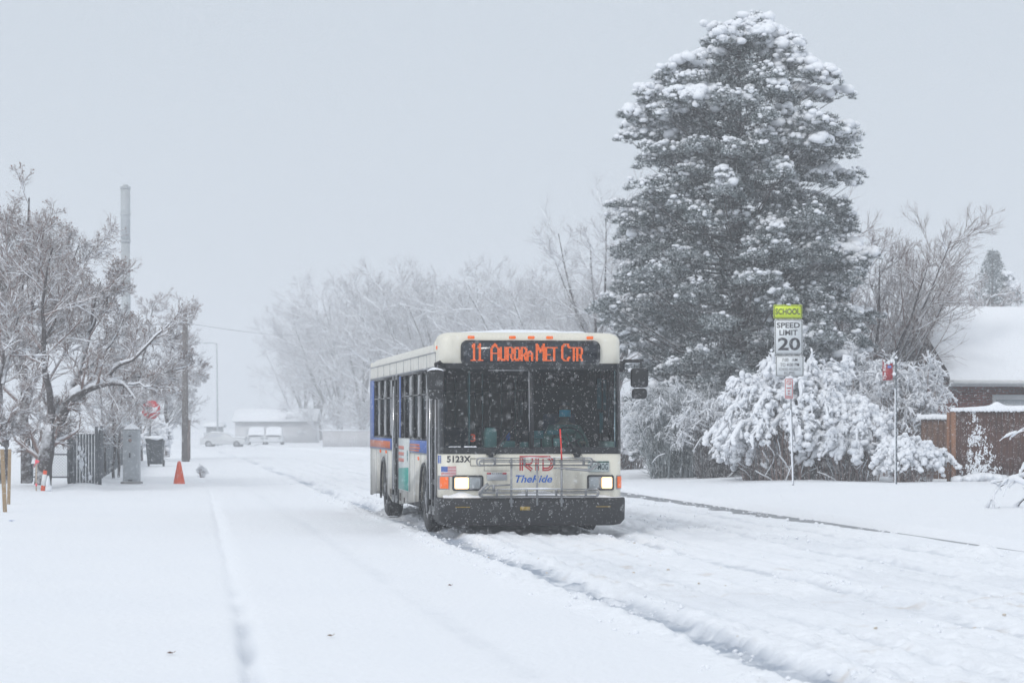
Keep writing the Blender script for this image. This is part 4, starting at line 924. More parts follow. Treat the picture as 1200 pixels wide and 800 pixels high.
# ------------------------------------------------------------------ shrubs under snow
def laden_shrub(name, loc, w_, h, seed, label, n=90, cat='bush', snowk=1., droop=1., group=None, dark=1., depth=None, twig='twig'):
    """arching stems pressed down by thick ridges of snow"""
    rng = np.random.default_rng(seed); dp = depth or w_*.6
    o = thing(name, loc, label, cat, group); az = rng.uniform(0, 2*PI, n); f_ = rng.uniform(.15, 1, n)**.7
    dx, dy = np.cos(az), np.sin(az); bx = dx*w_*.12*rng.random(n)+rng.uniform(-.3, .3, n)*w_*.5; by = dy*dp*.12*rng.random(n)+rng.uniform(-.3, .3, n)*dp*.5
    hh = h*(1.02-.42*f_**2)*rng.uniform(.72, 1.08, n); N = 9; t = np.linspace(0, 1, N)[None]
    ex = bx+dx*f_*w_*.42; ey = by+dy*f_*dp*.42
    X = bx[:, None]+(ex-bx)[:, None]*t**1.25; Y = by[:, None]+(ey-by)[:, None]*t**1.25
    dr_ = droop*f_*.38
    Z = hh[:, None]*(np.sin(np.minimum(t*(1.15+dr_[:, None]*1.6), 3.0)*PI/2*.92))-.1
    P = np.stack([X, Y, Z], -1)+rng.normal(size=(n, N, 3))*.035*t[..., None]; R = np.linspace(.016, .006, N)[None]*np.ones((n, 1))
    P2, R2 = grow(rng, P[:, 3:], R[:, 3:], 12, .27, .85, 5, 0, 1, -.22*droop, .18, .7, .005)
    P3, R3 = grow(rng, P2, R2, 5, .6, .6, 4, .1, 1, -.12*droop, .15, .7, .004)
    lowP, lowR = grow(rng, P[:, :5], R[:, :5], 8, .35, .7, 4, 0, 1, 0, .2, .6, .004)
    mb = MB(); mb.tubes(P, R, 5); mb.tubes(P2, R2, 3); mb.tubes(P3, R3, 3); mb.tubes(lowP, lowR, 3); mb.build('stems', M[twig], o, smooth=True)
    mb = MB(); 
    sn = np.clip(.026+.036*rng.random((n, 1))+.02*rng.normal(size=(n, N-4)), .015, .12)*snowk; Q = P[:, 4:].copy(); Q[..., 2] += sn*.6; sn[:, -1] *= .55; mb.tubes(Q, sn, 7)
    s2 = np.clip(.016+.032*rng.random((len(P2), 1))*np.ones((1, 5))+.012*rng.normal(size=(len(P2), 5)), .008, .09)*snowk; s2[:, -1] *= .4; k_ = rng.random(len(P2)) < .92; Q = P2.copy(); Q[..., 2] += s2*.5; mb.tubes(Q[k_], s2[k_], 6)
    s3 = np.clip(.010+.018*rng.random((len(P3), 1))*np.ones((1, 4)), .006, .05)*snowk; s3[:, -1] *= .4; k_ = rng.random(len(P3)) < .6; Q = P3.copy(); Q[..., 2] += s3*.4; mb.tubes(Q[k_], s3[k_], 5)
    nb = int(n*20*snowk); ii = rng.integers(0, len(P2), nb); jj = rng.integers(1, 5, nb); rs = (.02+.065*rng.random(nb)**1.5)*min(1.1, snowk); blobs(mb, rng, P2[ii, jj]+rng.normal(size=(nb, 3))*.02+np.array([0, 0, .02]), np.stack([rs*1.05, rs, rs*rng.uniform(.8, 1.3, nb)], 1), False)
    nb = int(n*5*snowk); ii = rng.integers(0, n, nb); jj = rng.integers(5, 9, nb); rs = rng.uniform(.035, .085, nb)*min(1., snowk); blobs(mb, rng, P[ii, jj]+rng.normal(size=(nb, 3))*.03, np.stack([rs, rs, rs*.9], 1), True)
    kq = rng.random(len(lowP)) < .16*snowk; sq = np.clip(.006+.012*rng.random((kq.sum(), 1))*np.ones((1, 4)), .004, .03); Q = lowP[kq].copy(); Q[..., 2] += sq*.5; mb.tubes(Q, sq, 5)
    mb.build('snow_load', M['snow_lump'], o, smooth=True)
    return o
def shrub_px(px, base_py, d, wpx, toppx, **k):
    p = at(px, base_py, d); g = gz(p.x, p.y); pm = F/d
    return laden_shrub(k.pop('name', 'snowy_shrub'), (p.x, p.y, g-.03), wpx/pm*1.12, (EYE+(HOR-toppx)/pm-g)*.97, **k)
shrub_px(935, 572, 64, 165, 418, seed=1, n=230, depth=2.6, label='wide shrub bent down under thick snow behind the school speed limit sign')
shrub_px(1002, 574, 63.2, 95, 462, seed=2, n=110, depth=1.6, label='snow-laden shrub with upright pale stems between the two sign posts')
shrub_px(1070, 574, 62.0, 82, 505, seed=3, n=120, snowk=.85, label='low round shrub covered in thick snow just left of the brown wooden fence')
shrub_px(893, 574, 64.5, 95, 486, seed=4, n=90, depth=1.6, label='snow-covered shrub left of the school sign post, in front of the dark pine')
shrub_px(795, 560, 69, 135, 440, seed=5, n=170, snowk=.22, droop=.7, twig='needle', label='dark twiggy juniper dusted with snow to the right of the bus mirror')
shrub_px(730, 556, 80, 90, 490, seed=6, n=90, snowk=1.1, label='small white shrub partly hidden behind the bus')
shrub_px(980, 540, 70, 150, 396, seed=11, n=120, snowk=.42, droop=.4, twig='twig', label='tall thin-twigged shrub rising behind the snow-bent shrubs')
shrub_px(1062, 550, 68, 105, 412, seed=12, n=110, snowk=.45, droop=.5, label='frosted shrub in front of the brick house, behind the bus stop sign')
shrub_px(838, 560, 67.5, 90, 450, seed=13, n=80, snowk=.32, droop=.8, twig='bark', label='frosted bush at the foot of the dark pine')
# bare trees around the pine and beyond the house
protoR = None
def put_bare(px, base_d, top_py, seed, label, group=None, dens=1., twig='twig', fan=.6, limbs=8, snowk=1., thick=1., h=None):
    d = base_d; p = at(px, HOR, d); g = gz(p.x, p.y); h = EYE+(HOR-top_py)/F*d-g
    return bare_tree('bare_tree', h, seed, label, group, twig, limbs, True, (p.x, p.y, g), dens, fan, None, snowk, thick)
put_bare(1030, 76, 248, 31, 'bare spreading tree with fine brown branches to the right of the big pine', fan=.8, limbs=11, snowk=.25, dens=1.25, thick=.8)
put_bare(1118, 105, 298, 32, 'bare hazy tree beyond the gable of the brick house', fan=.7, limbs=9)
put_bare(975, 82, 250, 34, 'bare tree close behind the right side of the big pine', fan=.6)
put_bare(712, 104, 205, 35, 'tall frosted bare tree just left of the big pine', fan=.45, twig='twig_frost_haze', limbs=10)
# row of frosted trees behind the bus (right side of the street)
def hide_top(o): return o
ROW = [(678, 170, 318, 41), (640, 190, 322, 42), (600, 205, 308, 43), (563, 225, 300, 44), (525, 215, 304, 45), (488, 235, 303, 46), (452, 255, 312, 41), (425, 290, 316, 42), (398, 320, 338, 43), (374, 345, 345, 44), (356, 380, 372, 45)]
ROWL = ['frosted bare tree directly behind the right half of the bus roof', 'frosted bare tree above the amber display of the bus', 'frosted bare tree above the middle of the bus roof', 'tall frosted tree above the front left corner of the bus',
        'spreading white-limbed tree above the bus roof', 'frosted tree above the rear half of the bus roof', 'frosted tree rising over the tail of the bus', 'hazy frosted tree just left of the tail of the bus',
        'faint frosted tree, third from the left end of the far tree row', 'very faint tree, second from the left end of the far tree row', 'faintest small tree at the left end of the far tree row']
protos = {}
for (px, d, tp, sd), lb in zip(ROW, ROWL):
    p = at(px, HOR, d); g = float(base_z(p.x, p.y)); h = EYE+(HOR-tp)/F*d-g
    if sd not in protos:
        protos[sd] = (bare_tree('frosted_tree', h, sd, lb, 'row of frosted trees along the far side of the street', 'twig_frost_haze', 10, True, (p.x, p.y, g), 1.3, .52, None, 1.5, 2.0), h)
    else:
        o0, h0 = protos[sd]; s = h/h0; copy_thing(o0, (p.x, p.y, g), sd*1.3+px, lb, (s, s, s))
# understory behind the bus and along the right far side
for i, (px, d, tp, lb) in enumerate([(690, 120, 440, 'white hedge-like shrub between the bus and the big pine'), (395, 300, 462, 'faint frosted undergrowth left of the bus tail'), (430, 260, 450, 'frosted undergrowth at the tail of the bus'), (352, 360, 478, 'faintest undergrowth at the left end of the far tree row')]):
    p = at(px, HOR, d); g = float(base_z(p.x, p.y)); h = EYE+(HOR-tp)/F*d-g
    bare_tree('frosted_shrub', h, 60+i, lb, None, 'twig_frost_haze', 12, True, (p.x, p.y, g), 1., 1.0, .05, 2, 2.)['category'] = 'bush'

# ------------------------------------------------------------------ the old trees on the left
def limb_tree(name, label, d, limbs, seed, n=(10, 8, 7, 4), twig='twig', leaves=0, snowk=1., jy=.7, up=.05, base_r=.2, tw=1.):
    """limbs: list of ([(px,py,depth offset)...], r0, r1)"""
    rng = np.random.default_rng(seed); p0 = at(limbs[0][0][0][0], limbs[0][0][0][1], d); o = thing(name, tuple(p0), label, 'tree')
    P = []; R = []
    for pl, r0, r1 in limbs:
        pts = [np.array(at(a, b, d+c))-np.array(p0) for a, b, c in pl]; P.append(resample(pts, 10)); R.append(np.linspace(r0, r1, 10))
    P = np.array(P); R = np.array(R); P[:, 1:-1] += rng.normal(size=P[:, 1:-1].shape)*.03
    P2, R2 = grow(rng, P, R, n[0], .44, .8, 6, .2, 1, up*1.6, .14, .42, .010*tw); P3, R3 = grow(rng, P2, R2, n[1], .5, .75, 5, .15, 1, up, .16, .6, .008*tw); P4, R4 = grow(rng, P3, R3, n[2]+1, .62, .7, 4, .1, 1, up*1.2, .2, .7, .0055*tw)
    P5, R5 = grow(rng, P4[::2], R4[::2], 3, .7, .6, 3, .1, 1, up*1.2, .2, .7, .0045*tw)
    mb = MB(); mb.tubes(P, R, 9); mb.build('trunk', M['bark'], o, smooth=True)
    mb = MB(); mb.tubes(P2, R2, 5); mb.tubes(P3, R3, 3); mb.tubes(P4, R4, 3); mb.tubes(P5, R5, 3); mb.build('crown', M[twig], o, smooth=True)
    mb = MB(); snow_on(mb, P, R, rng, 6, add=.012, fat=.75, lift=.6); snow_on(mb, P2, R2, rng, 5, add=.010*snowk, fat=.7, keep=.85); snow_on(mb, P3, R3, rng, 4, add=.007*snowk, keep=.55); snow_on(mb, P4, R4, rng, 3, add=.005*snowk, keep=.3)
    mb.build('snow_load', M['snow_lump'], o, smooth=True)
    if leaves:
        e_ = P4[:, -1]; wgt = np.clip((e_[:, 2]-2.2)/3.5, 0, 1)**.8*(fbm(e_[:, 0]*.8, e_[:, 2]*.8, 2, seed)+.75); ii = np.where(rng.random(len(e_)) < wgt*leaves)[0]
        lv = np.array([(-.5, 0, 0), (0, .35, .1), (.5, 0, 0), (0, -.35, .1)]); q = rng.normal(size=(len(ii), 3, 3)); q, _ = np.linalg.qr(q)
        mb = MB(); mb.inst(lv, np.array([(0, 1, 2, 3)]), e_[ii], np.full((len(ii), 3), .048)*rng.uniform(.6, 1.3, (len(ii), 1)), q); mb.build('leaves', M['leaf'], o)
    return o
limb_tree('old_tree', 'old leaning tree with a forked trunk and snow-lined arching limb beside the chain-link gate', 66,
          [([(50, 568, 0), (52, 540, 0), (58, 512, 0), (70, 488, .2), (76, 470, .2)], .22, .15), ([(76, 474, .2), (92, 462, 0), (112, 452, -.3), (132, 447, -.5), (150, 452, -.7), (160, 470, -.8)], .13, .035),
           ([(40, 545, 0), (48, 515, .3), (62, 488, .5), (78, 470, .2)], .09, .07), ([(70, 488, .2), (90, 440, .6), (104, 390, .9), (118, 330, 1)], .11, .02), ([(62, 500, .1), (55, 440, -.4), (48, 360, -.6), (62, 290, -.8)], .10, .02),
           ([(112, 452, -.3), (145, 425, -.5), (178, 402, -.6), (205, 372, -.6)], .06, .018), ([(132, 447, -.5), (165, 440, -.2), (200, 436, 0), (228, 425, .2)], .05, .015), ([(104, 390, .9), (128, 350, 1), (142, 318, 1.2)], .05, .015),
           ([(90, 440, .6), (130, 405, 1), (150, 365, 1.3)], .05, .015), ([(150, 450, -.7), (176, 452, -.8), (205, 456, -.8)], .02, .010)], 71, n=(13, 9, 6), leaves=.55)
limb_tree('old_tree', 'tall upright tree with brown leaves left in its top, behind the pink ribbon stake', 68,
          [([(31, 566, 0), (32, 520, 0), (28, 460, .1), (24, 380, .2), (30, 300, .2), (34, 232, .3)], .15, .02), ([(30, 480, .1), (50, 410, .5), (70, 350, .8), (92, 288, .9)], .08, .016), ([(28, 450, .1), (8, 390, .4), (-6, 330, .5)], .07, .016),
           ([(26, 400, .2), (44, 330, -.4), (52, 268, -.6)], .06, .014), ([(28, 430, .1), (60, 385, -.6), (84, 330, -.9)], .06, .014), ([(25, 370, 0), (12, 300, .4), (6, 250, .6)], .05, .012)], 72, n=(16, 9, 7), leaves=.9)
limb_tree('old_tree', 'bushy snow-dusted tree at the left edge behind the pair of wooden stakes', 62,
          [([(4, 566, 0), (6, 520, 0), (0, 470, 0), (4, 410, 0)], .12, .03), ([(4, 500, 0), (24, 470, -.4), (40, 440, -.6)], .05, .014), ([(2, 480, 0), (-14, 440, .4), (-20, 380, .5)], .05, .014), ([(3, 450, 0), (16, 400, .5), (26, 350, .6)], .05, .014), ([(3, 520, 0), (-12, 500, .1), (-26, 480, .2)], .04, .012), ([(4, 520, 0), (18, 505, -.2), (30, 498, -.3)], .03, .01)],
          73, n=(13, 9, 6), snowk=1.2, leaves=.2)
limb_tree('street_tree', 'slim bare tree behind the grey utility cabinet', 113,
          [([(165, 545, 0), (164, 505, 0), (160, 470, 0), (158, 430, 0)], .11, .04), ([(163, 490, 0), (185, 455, .5), (208, 425, .8)], .05, .015), ([(160, 460, 0), (140, 420, .4), (128, 380, .6)], .05, .015), ([(160, 450, 0), (172, 405, -.4), (182, 352, -.6)], .05, .014), ([(164, 500, 0), (150, 470, -.5), (138, 445, -.6)], .04, .014), ([(178, 445, .4), (205, 440, .8), (236, 436, 1)], .035, .012), ([(185, 440, .4), (215, 405, .8), (225, 372, 1)], .03, .012)],
          74, n=(12, 8, 6), leaves=.15, snowk=1.5, tw=1.4)
limb_tree('street_tree', 'thin twin-stemmed young tree in front of the slatted fence, left of the utility cabinet', 76,
          [([(133, 560, 0), (134, 520, 0), (132, 480, 0), (136, 430, 0)], .045, .02), ([(139, 559, 0), (139, 520, 0), (141, 480, 0), (148, 425, 0)], .04, .018), ([(123, 556, .4), (123, 520, .4), (121, 478, .4), (112, 430, .4)], .035, .016)], 75, n=(12, 8, 5), snowk=1.3)
limb_tree('street_tree', 'hazy bare tree beyond the stop sign, its branches crossing the utility pole', 118,
          [([(196, 535, 0), (196, 500, 0), (194, 460, 0), (200, 420, 0)], .12, .03), ([(196, 490, 0), (212, 460, .4), (232, 440, .8)], .05, .02), ([(195, 480, 0), (205, 440, 3), (212, 400, 4)], .05, .02)], 76, n=(12, 8, 6), snowk=1.8, tw=2., twig='twig_frost_haze')
# ================================================================== signs, posts, fences, house, cars
def ground_at(px, d): p = at(px, HOR, d); return p.x, p.y, gz(p.x, p.y)
# ---- school speed limit sign
d = 59.5; x, y, g = ground_at(930, d); pm = F/d
o = thing('road_sign', (x, y, g), 'tall school zone sign post with yellow SCHOOL panel above the white SPEED LIMIT 20 panel', 'road sign', rz=-YAW)
def zpy(py): return EYE+(HOR-py)/pm-g
def xpx(px): return (px-930)/pm
mb = MB(); tilt = (924-930)/pm; mb.tubes(np.array([(0, .03, -.3), (tilt*.5, .03, zpy(470)), (tilt, .03, zpy(358))]), .024, 8, True)
pst = mb.build('post', M['steel'], o)
mb = MB(); mb.tubes(np.array([(-.018, .0, .02), (-.018+tilt*.45, .0, zpy(480))]), .017, 6); mb.build('post_snow', M['snow_lump'], pst)
def panel(name, a, b, top, bot, m, border, bm=None, texts=(), skew=0.006):
    mb = MB(); x0, x1, z0, z1 = xpx(a), xpx(b), zpy(bot), zpy(top)
    mb.prism(rrect(x0, x1, z0, z1, .03), 'y', -.004, .002); pn = mb.build(name, m, o)
    q = .012; mb = MB(); outer = rrect(x0+q, x1-q, z0+q, z1-q, .025); inner = rrect(x0+q+.013, x1-q-.013, z0+q+.013, z1-q-.013, .02)
    mb.grid(np.array([[(a_, -.0065, b_) for a_, b_ in outer+[outer[0]]], [(a_, -.0065, b_) for a_, b_ in inner+[inner[0]]]])); mb.build('border', border, pn)
    for key, ta, tb, tt, tbm, mm in texts:
        mb = MB(); place_text(mb, key, xpx(ta), xpx(tb), zpy(tbm), zpy(tt), lambda u, v: (u, -.0065, v)); mb.build('lettering', mm, pn)
    return pn
panel('school_panel', 906.5, 940, 357, 373.3, M['yellow_sheet'], M['ink'], texts=[('SCHOOL', 908.6, 937.6, 361.5, 368.5, M['ink'])])
panel('speed_limit_panel', 907.5, 940.8, 374.2, 415.2, M['white_sheet'], M['ink'], texts=[('SPEED', 910.3, 937.3, 377.8, 384.2, M['ink']), ('LIMIT', 913.3, 934.6, 386.5, 392.8, M['ink']), ('20', 911.6, 937.8, 395.5, 410.5, M['ink'])])
panel('hours_panel', 908.8, 942, 416.4, 441, M['white_sheet'], M['ink'], texts=[('700', 916.3, 934.5, 419.6, 423.4, M['ink']), ('TO', 914.3, 936.5, 425.2, 429.2, M['ink']), ('HOL', 912.8, 938, 431, 434.2, M['ink']), ('EXC', 919, 931.8, 435.6, 438.6, M['ink'])])
pn = panel('parking_panel', 919.3, 929.6, 443, 467.5, M['white_sheet'], M['red_ink'])
mb = MB(); c0 = (xpx(924.4), zpy(448)); r_ = .055; an = np.linspace(0, 2*PI, 21)
mb.grid(np.array([[(c0[0]+r*math.cos(a), -.0075, c0[1]+r*math.sin(a)) for a in an] for r in (.055, .040)])); mb.box((c0[0], -.0078, c0[1]), (.095, .003, .013), ry=.8)
for py, wd in ((454.5, .10), (458, .05), (461, .04), (464.5, .12)): mb.box((c0[0], -.0075, zpy(py)), (wd, .002, .022))
mb.build('symbol', M['red_ink'], pn)
for q, z_, s3_ in ((926, 441.5, (.06, .03, .035)), (924, 356.5, (.06, .03, .02))): mb = MB(); mb.inst(*BLOBS2[0], np.array([(xpx(q), -.005, zpy(z_))]), np.array([s3_])); mb.build('sign_snow', M['snow_lump'], o, smooth=True)
# ---- bus stop sign
d = 60; x, y, g = ground_at(1050, d); pm = F/d
o = thing('bus_stop_sign', (x, y, g), 'small red bus stop flag with white lettering on a perforated steel post', 'bus stop sign', rz=-YAW)
def zpy(py): return EYE+(HOR-py)/pm-g
mb = MB(); ztop = zpy(420); mb.box((0, 0, ztop/2-.15), (.045, .045, ztop+.3)); st_ = mb.build('post', mat('post_dark_steel', (.13, .15, .17), .5, .4, var=.3, scale=15), o)
mb = MB()
for z in np.arange(.3, ztop-.05, .1): mb.cyl((0, -.0235, z), (0, -.0225, z), .008, n=6)
mb.build('post_holes', M['snow_lump'], st_)
mb = MB(); mb.tubes(np.array([(-.02, -.01, 0), (-.02, -.01, zpy(455))]), .016, 6); mb.inst(*BLOBS2[2], np.array([(0, 0, ztop+.02)]), np.array([(.035, .03, .03)])); mb.build('post_snow', M['snow_lump'], st_, smooth=True)
mb = MB(); z1, z0 = zpy(423.5), zpy(445.5); X0, X1 = (1034-1050)/pm, (1046-1050)/pm
mb.prism([(X0, z0), (X1, z0+.0), (X1, z1-.02), (X1-.11, z1-.06), (X0+.05, z1-.06), (X0, z1+.04)], 'y', -.03, -.024); fl = mb.build('flag_panel', M['red_sheet'], o)
mb = MB(); v, f = TX['ride']; mb.add([(X0+.012+(1-b)*.065, -.0325, z0+.02+a*(z1-z0-.05)) for a, b in v], f); mb.build('lettering', M['white_sheet'], fl)
mb = MB(); mb.box((X0+.155, -.0325, z1-.12), (.085, .003, .055)); mb.build('blue_mark', mat('light_blue', (.12, .25, .6), .5), fl)
mb = MB(); mb.box((X1-.0, -.012, zpy(428)), (.10, .012, .03)); mb.box((X1-.0, -.012, zpy(442)), (.10, .012, .03)); mb.build('bracket', M['steel'], fl)
mb = MB(); blobs(mb, np.random.default_rng(1), np.array([(X1-.09, -.03, z1-.03), (X1+.02, -.02, zpy(438)), (X1-.03, -.02, z1-.0)]), np.array([(.06, .02, .045), (.05, .02, .04), (.05, .02, .04)]), True); mb.build('sign_snow', M['snow_lump'], o, smooth=True)
# ---- wooden fence at the right
FW = mat('weathered_cedar', (.026, .012, .009), .85, var=.5, scale=3.5, bump=.5, col2=(.11, .040, .022)); FW2 = mat('fresh_cedar', (.24, .11, .055), .8, var=.3, scale=5, bump=.3)
p = at(1120, 572, 62); fx, fy = p.x, p.y; g = gz(fx, fy); top = EYE+(HOR-475)/F*62-g
def board_fence(loc, L, H, label, boards_m, end_panel, lumps, seed):
    o = thing('wooden_fence', loc, label, 'fence'); rng = np.random.default_rng(seed)
    mb = MB(); n = int(L/.14)
    for i in range(n): mb.box((i*.14+.07, rng.uniform(-.006, .006), H/2-.05-rng.uniform(0, .012)), (.128, .02, H+.06), rz=rng.uniform(-.03, .03))
    mb.build('boards', boards_m, o)
    mb = MB()
    for z in (.35, H-.25): mb.box((L/2, .045, z), (L, .045, .09))
    mb.build('rails', boards_m, o)
    for i in range(int(L/2.4)+1):
        mb = MB(); mb.box((i*2.4+.06, .07, H/2-.02), (.09, .09, H+.1)); mb.build('post', boards_m, o)
    if end_panel: mb = MB(); mb.box((-.055, .02, H/2-.04), (.10, .13, H+.02)); mb.box((-.14, .09, H/2-.06), (.09, .02, H-.04)); mb.build('end_post', FW2, o)
    xx = np.arange(-.12, L, .03); t = np.linspace(0, 1, 9); X, T = np.meshgrid(xx, t)
    hh = .095+.05*fbm(xx*1.1, xx*0, 3, seed)+.02*fbm(xx*6, xx*0, 2, seed+1)
    for c_, a_ in lumps: hh = hh+a_*np.exp(-((xx-c_)/.16)**2)
    Z = H-.03+np.clip(hh, .02, 1)[None]*np.sin(T*PI)**.6-.02*(T < .01); Y = -.07+.19*T
    mb = MB(); mb.grid(np.stack([X, Y, Z], -1))
    for a in xx[::3]: mb.box((a, -.045, H-.02-rng.uniform(0, .02)), (.05, .05, .05+rng.uniform(0, .03)))
    mb.build('fence_snow', M['snow_lump'], o, smooth=True)
    return o
fo = board_fence((fx, fy, g), 8.5, top-.08, 'dark brown wooden fence, snow plastered on its boards, in front of the brick house', FW, True, ((1.0, .08),), 3)
rng = np.random.default_rng(8); mb = MB(); n = 5200
zz = rng.random(n)**1.55*1.65; cx_ = .62-.12*zz; wd = .50*(1-zz/2.1)**1.0; xx = cx_+wd*rng.normal(size=n)*.50
k_ = (fbm(xx*14, zz*9, 3, 5)+rng.normal(size=n)*.35 > .02+.30*zz) & (np.abs(xx-cx_) < wd*1.25) & (xx > .03); xx, zz = xx[k_], zz[k_]; rs = .006+.016*rng.random(len(xx))**2*(1.5-zz*.5)
blobs(mb, rng, np.stack([xx, 0*xx-.016, zz], 1), np.stack([rs, rs*.7, rs*rng.uniform(.9, 1.9, len(xx))], 1))
q = rng.random(60); a_ = rng.normal(size=60)*.22; blobs(mb, rng, np.stack([.62+a_, -.12*q-.03, .22*(1-np.abs(a_))*q*.6], 1), np.stack([.09+.08*q, .08+0*q, .08+.06*(1-q)], 1), True)
mb.build('plastered_snow', M['snow_lump'], fo, smooth=True)
p = at(1080, 572, 64.5); board_fence((p.x, p.y, gz(p.x, p.y)), .92, top-.26, 'short lower section of lighter brown fence set back beside the low round shrub', mat('light_cedar', (.14, .07, .04), .85, var=.4, scale=4, bump=.3), False, (), 6)
mb = MB(); p = at(1112, 524, 61.6); mb.box(tuple(p), (.24, .03, .035)); mb.build('loose_board', M['wood'], None) if False else None
# ---- brick house
hx, hy = 22.2, 72.7; HL, HD = 16, 8; ze, zr_ = 2.72, 4.72; hzg = .15
o = thing('brick_house', (hx, hy, hzg), 'low red-brick house with a broad snow-covered gable roof behind the wooden fence', 'house')
brick = bpy.data.materials.new('red_brick'); brick.use_nodes = True; t = brick.node_tree; b = t.nodes['Principled BSDF']; b.inputs['Roughness'].default_value = .9
bt = t.nodes.new('ShaderNodeTexBrick'); bt.inputs['Scale'].default_value = 1; bt.inputs['Brick Width'].default_value = .22; bt.inputs['Row Height'].default_value = .075; bt.inputs['Mortar Size'].default_value = .008
bt.inputs['Color1'].default_value = (.36, .095, .07, 1); bt.inputs['Color2'].default_value = (.24, .065, .05, 1); bt.inputs['Mortar'].default_value = (.22, .18, .17, 1)
tcn = t.nodes.new('ShaderNodeTexCoord'); sp_ = t.nodes.new('ShaderNodeSeparateXYZ'); cb = t.nodes.new('ShaderNodeCombineXYZ'); ad_ = t.nodes.new('ShaderNodeMath'); ad_.operation = 'ADD'
t.links.new(tcn.outputs['Object'], sp_.inputs[0]); t.links.new(sp_.outputs['X'], ad_.inputs[0]); t.links.new(sp_.outputs['Y'], ad_.inputs[1]); t.links.new(ad_.outputs[0], cb.inputs[0]); t.links.new(sp_.outputs['Z'], cb.inputs[1]); t.links.new(cb.outputs[0], bt.inputs[0]); t.links.new(bt.outputs[0], b.inputs['Base Color'])
mb = MB(); mb.box((.5+HL/2, HD/2+.4, 1.25), (HL, HD-.8, 3.1)); mb.build('wall', brick, o)
side = mat('brown_gable_siding', (.055, .045, .045), .85, var=.2)
mb = MB(); mb.prism([(.1, ze-.1), (HD-.1, ze-.1), (HD/2, zr_-.12)], 'x', .35, .52); mb.build('gable', side, o)
mb = MB()
for y0, y1, z0, z1 in ((-.1, HD/2, ze-.1, zr_), (HD+.1, HD/2, ze-.1, zr_)):
    mb.prism([(y0, z0-.12), (y0, z0), (y1, z1), (y1, z1-.12)] if y0 < y1 else [(y1, z1-.12), (y1, z1), (y0, z0), (y0, z0-.12)], 'x', 0, HL+.8)
rf = mb.build('roof', mat('roof_edge', (.10, .085, .085), .8), o)
mb = MB()
xx = np.linspace(.03, HL+.75, 90); yy = np.linspace(-.16, HD+.16, 44); X, Y = np.meshgrid(xx, yy); ridge = np.abs(Y-HD/2)
Z = zr_+.0-(ridge/(HD/2+.1))*(zr_-ze+.1)+.27*np.clip((HD/2+.16-ridge)/.2, 0, 1)**.5*np.clip((X-.02)/.15, .35, 1)**.5+.03*fbm(X*.7, Y*.7, 3, 9)-.05*np.exp(-(ridge/.5)**2); Z[[0, -1]] -= .05
mb.grid(np.stack([X, Y, Z], -1)); mb.build('roof_snow', M['snow'], rf, smooth=True)
mb = MB(); mb.box((HL/2+.4, -.13, ze-.16), (HL+.8, .03, .17)); mb.box((HL/2+.4, .15, ze-.24), (HL+.7, .5, .02)); mb.build('fascia', mat('white_fascia', (.55, .56, .58), .6), rf)
mb = MB(); mb.tubes(np.array([(.1, -.2, ze-.13), (HL+.7, -.2, ze-.15)]), .055, 8, True); mb.build('rain_gutter', M['white_paint'], rf)
xw0 = (at(1171, 450, 75).x-hx); 
for a in (xw0, xw0+3.4):
    mb = MB(); mb.box((a+.85, .385, 1.63), (1.7, .05, 1.22)); wn = mb.build('window', M['white_paint'], o)
    mb = MB(); mb.box((a+.85, .352, 1.84), (1.52, .03, .52)); mb.build('sash', mat('pale_sash', (.38, .42, .46), .3), wn)
    mb = MB(); mb.box((a+.85, .352, 1.30), (1.52, .03, .45)); mb.build('pane', mat('dark_pane', (.03, .04, .05), .1), wn)
# ---- snow-laden branches reaching in at the right edge
d = 44; p0 = at(1245, 640, d); g = gz(p0.x, p0.y); rng = np.random.default_rng(22)
o = thing('snowy_bush', (p0.x, p0.y, g), 'arching bare twigs carrying thick snow at the right edge, in front of the wooden fence', 'bush')
arcs = [[(1245, 650), (1215, 575), (1190, 562), (1172, 568), (1160, 588), (1153, 604)], [(1245, 650), (1225, 520), (1205, 500), (1193, 506), (1186, 512)], [(1240, 650), (1220, 560), (1200, 558), (1175, 563), (1162, 566)],
        [(1240, 650), (1225, 590), (1205, 580), (1192, 592), (1186, 610), (1183, 624)], [(1240, 650), (1218, 555), (1203, 540), (1197, 552)], [(1240, 650), (1235, 560), (1222, 520)], [(1240, 650), (1262, 560), (1280, 540)], [(1240, 650), (1210, 600), (1192, 598), (1180, 606)], [(1245, 650), (1250, 540), (1240, 500)]]
P = np.array([resample([np.array(at(a, b, d+rng.uniform(-.4, .4)*(i > 0)))-np.array((p0.x, p0.y, g)) for i, (a, b) in enumerate(pl)], 12) for pl in arcs]); P[:, 0] = [0, 0, -.1]
R = np.linspace(.022, .008, 12)[None]*np.ones((len(P), 1)); P2, R2 = grow(rng, P, R, 7, .16, .9, 5, .35, 1, -.15, .15, .6, .006)
mb = MB(); mb.tubes(P, R, 6); mb.tubes(P2, R2, 4); mb.build('stems', M['bark'], o, smooth=True)
mb = MB(); s = np.clip(.038+.018*rng.normal(size=(len(P), 8)), .018, .07); s[:, -1] *= .5; Q = P[:, 4:].copy(); Q[..., 2] += s*.7; mb.tubes(Q, s, 8)
s = np.clip(.018+.010*rng.normal(size=(len(P2), 5)), .008, .04); s[:, -1] *= .5; Q = P2.copy(); Q[..., 2] += s*.6; mb.tubes(Q, s, 6); mb.build('snow_load', M['snow_lump'], o, smooth=True)

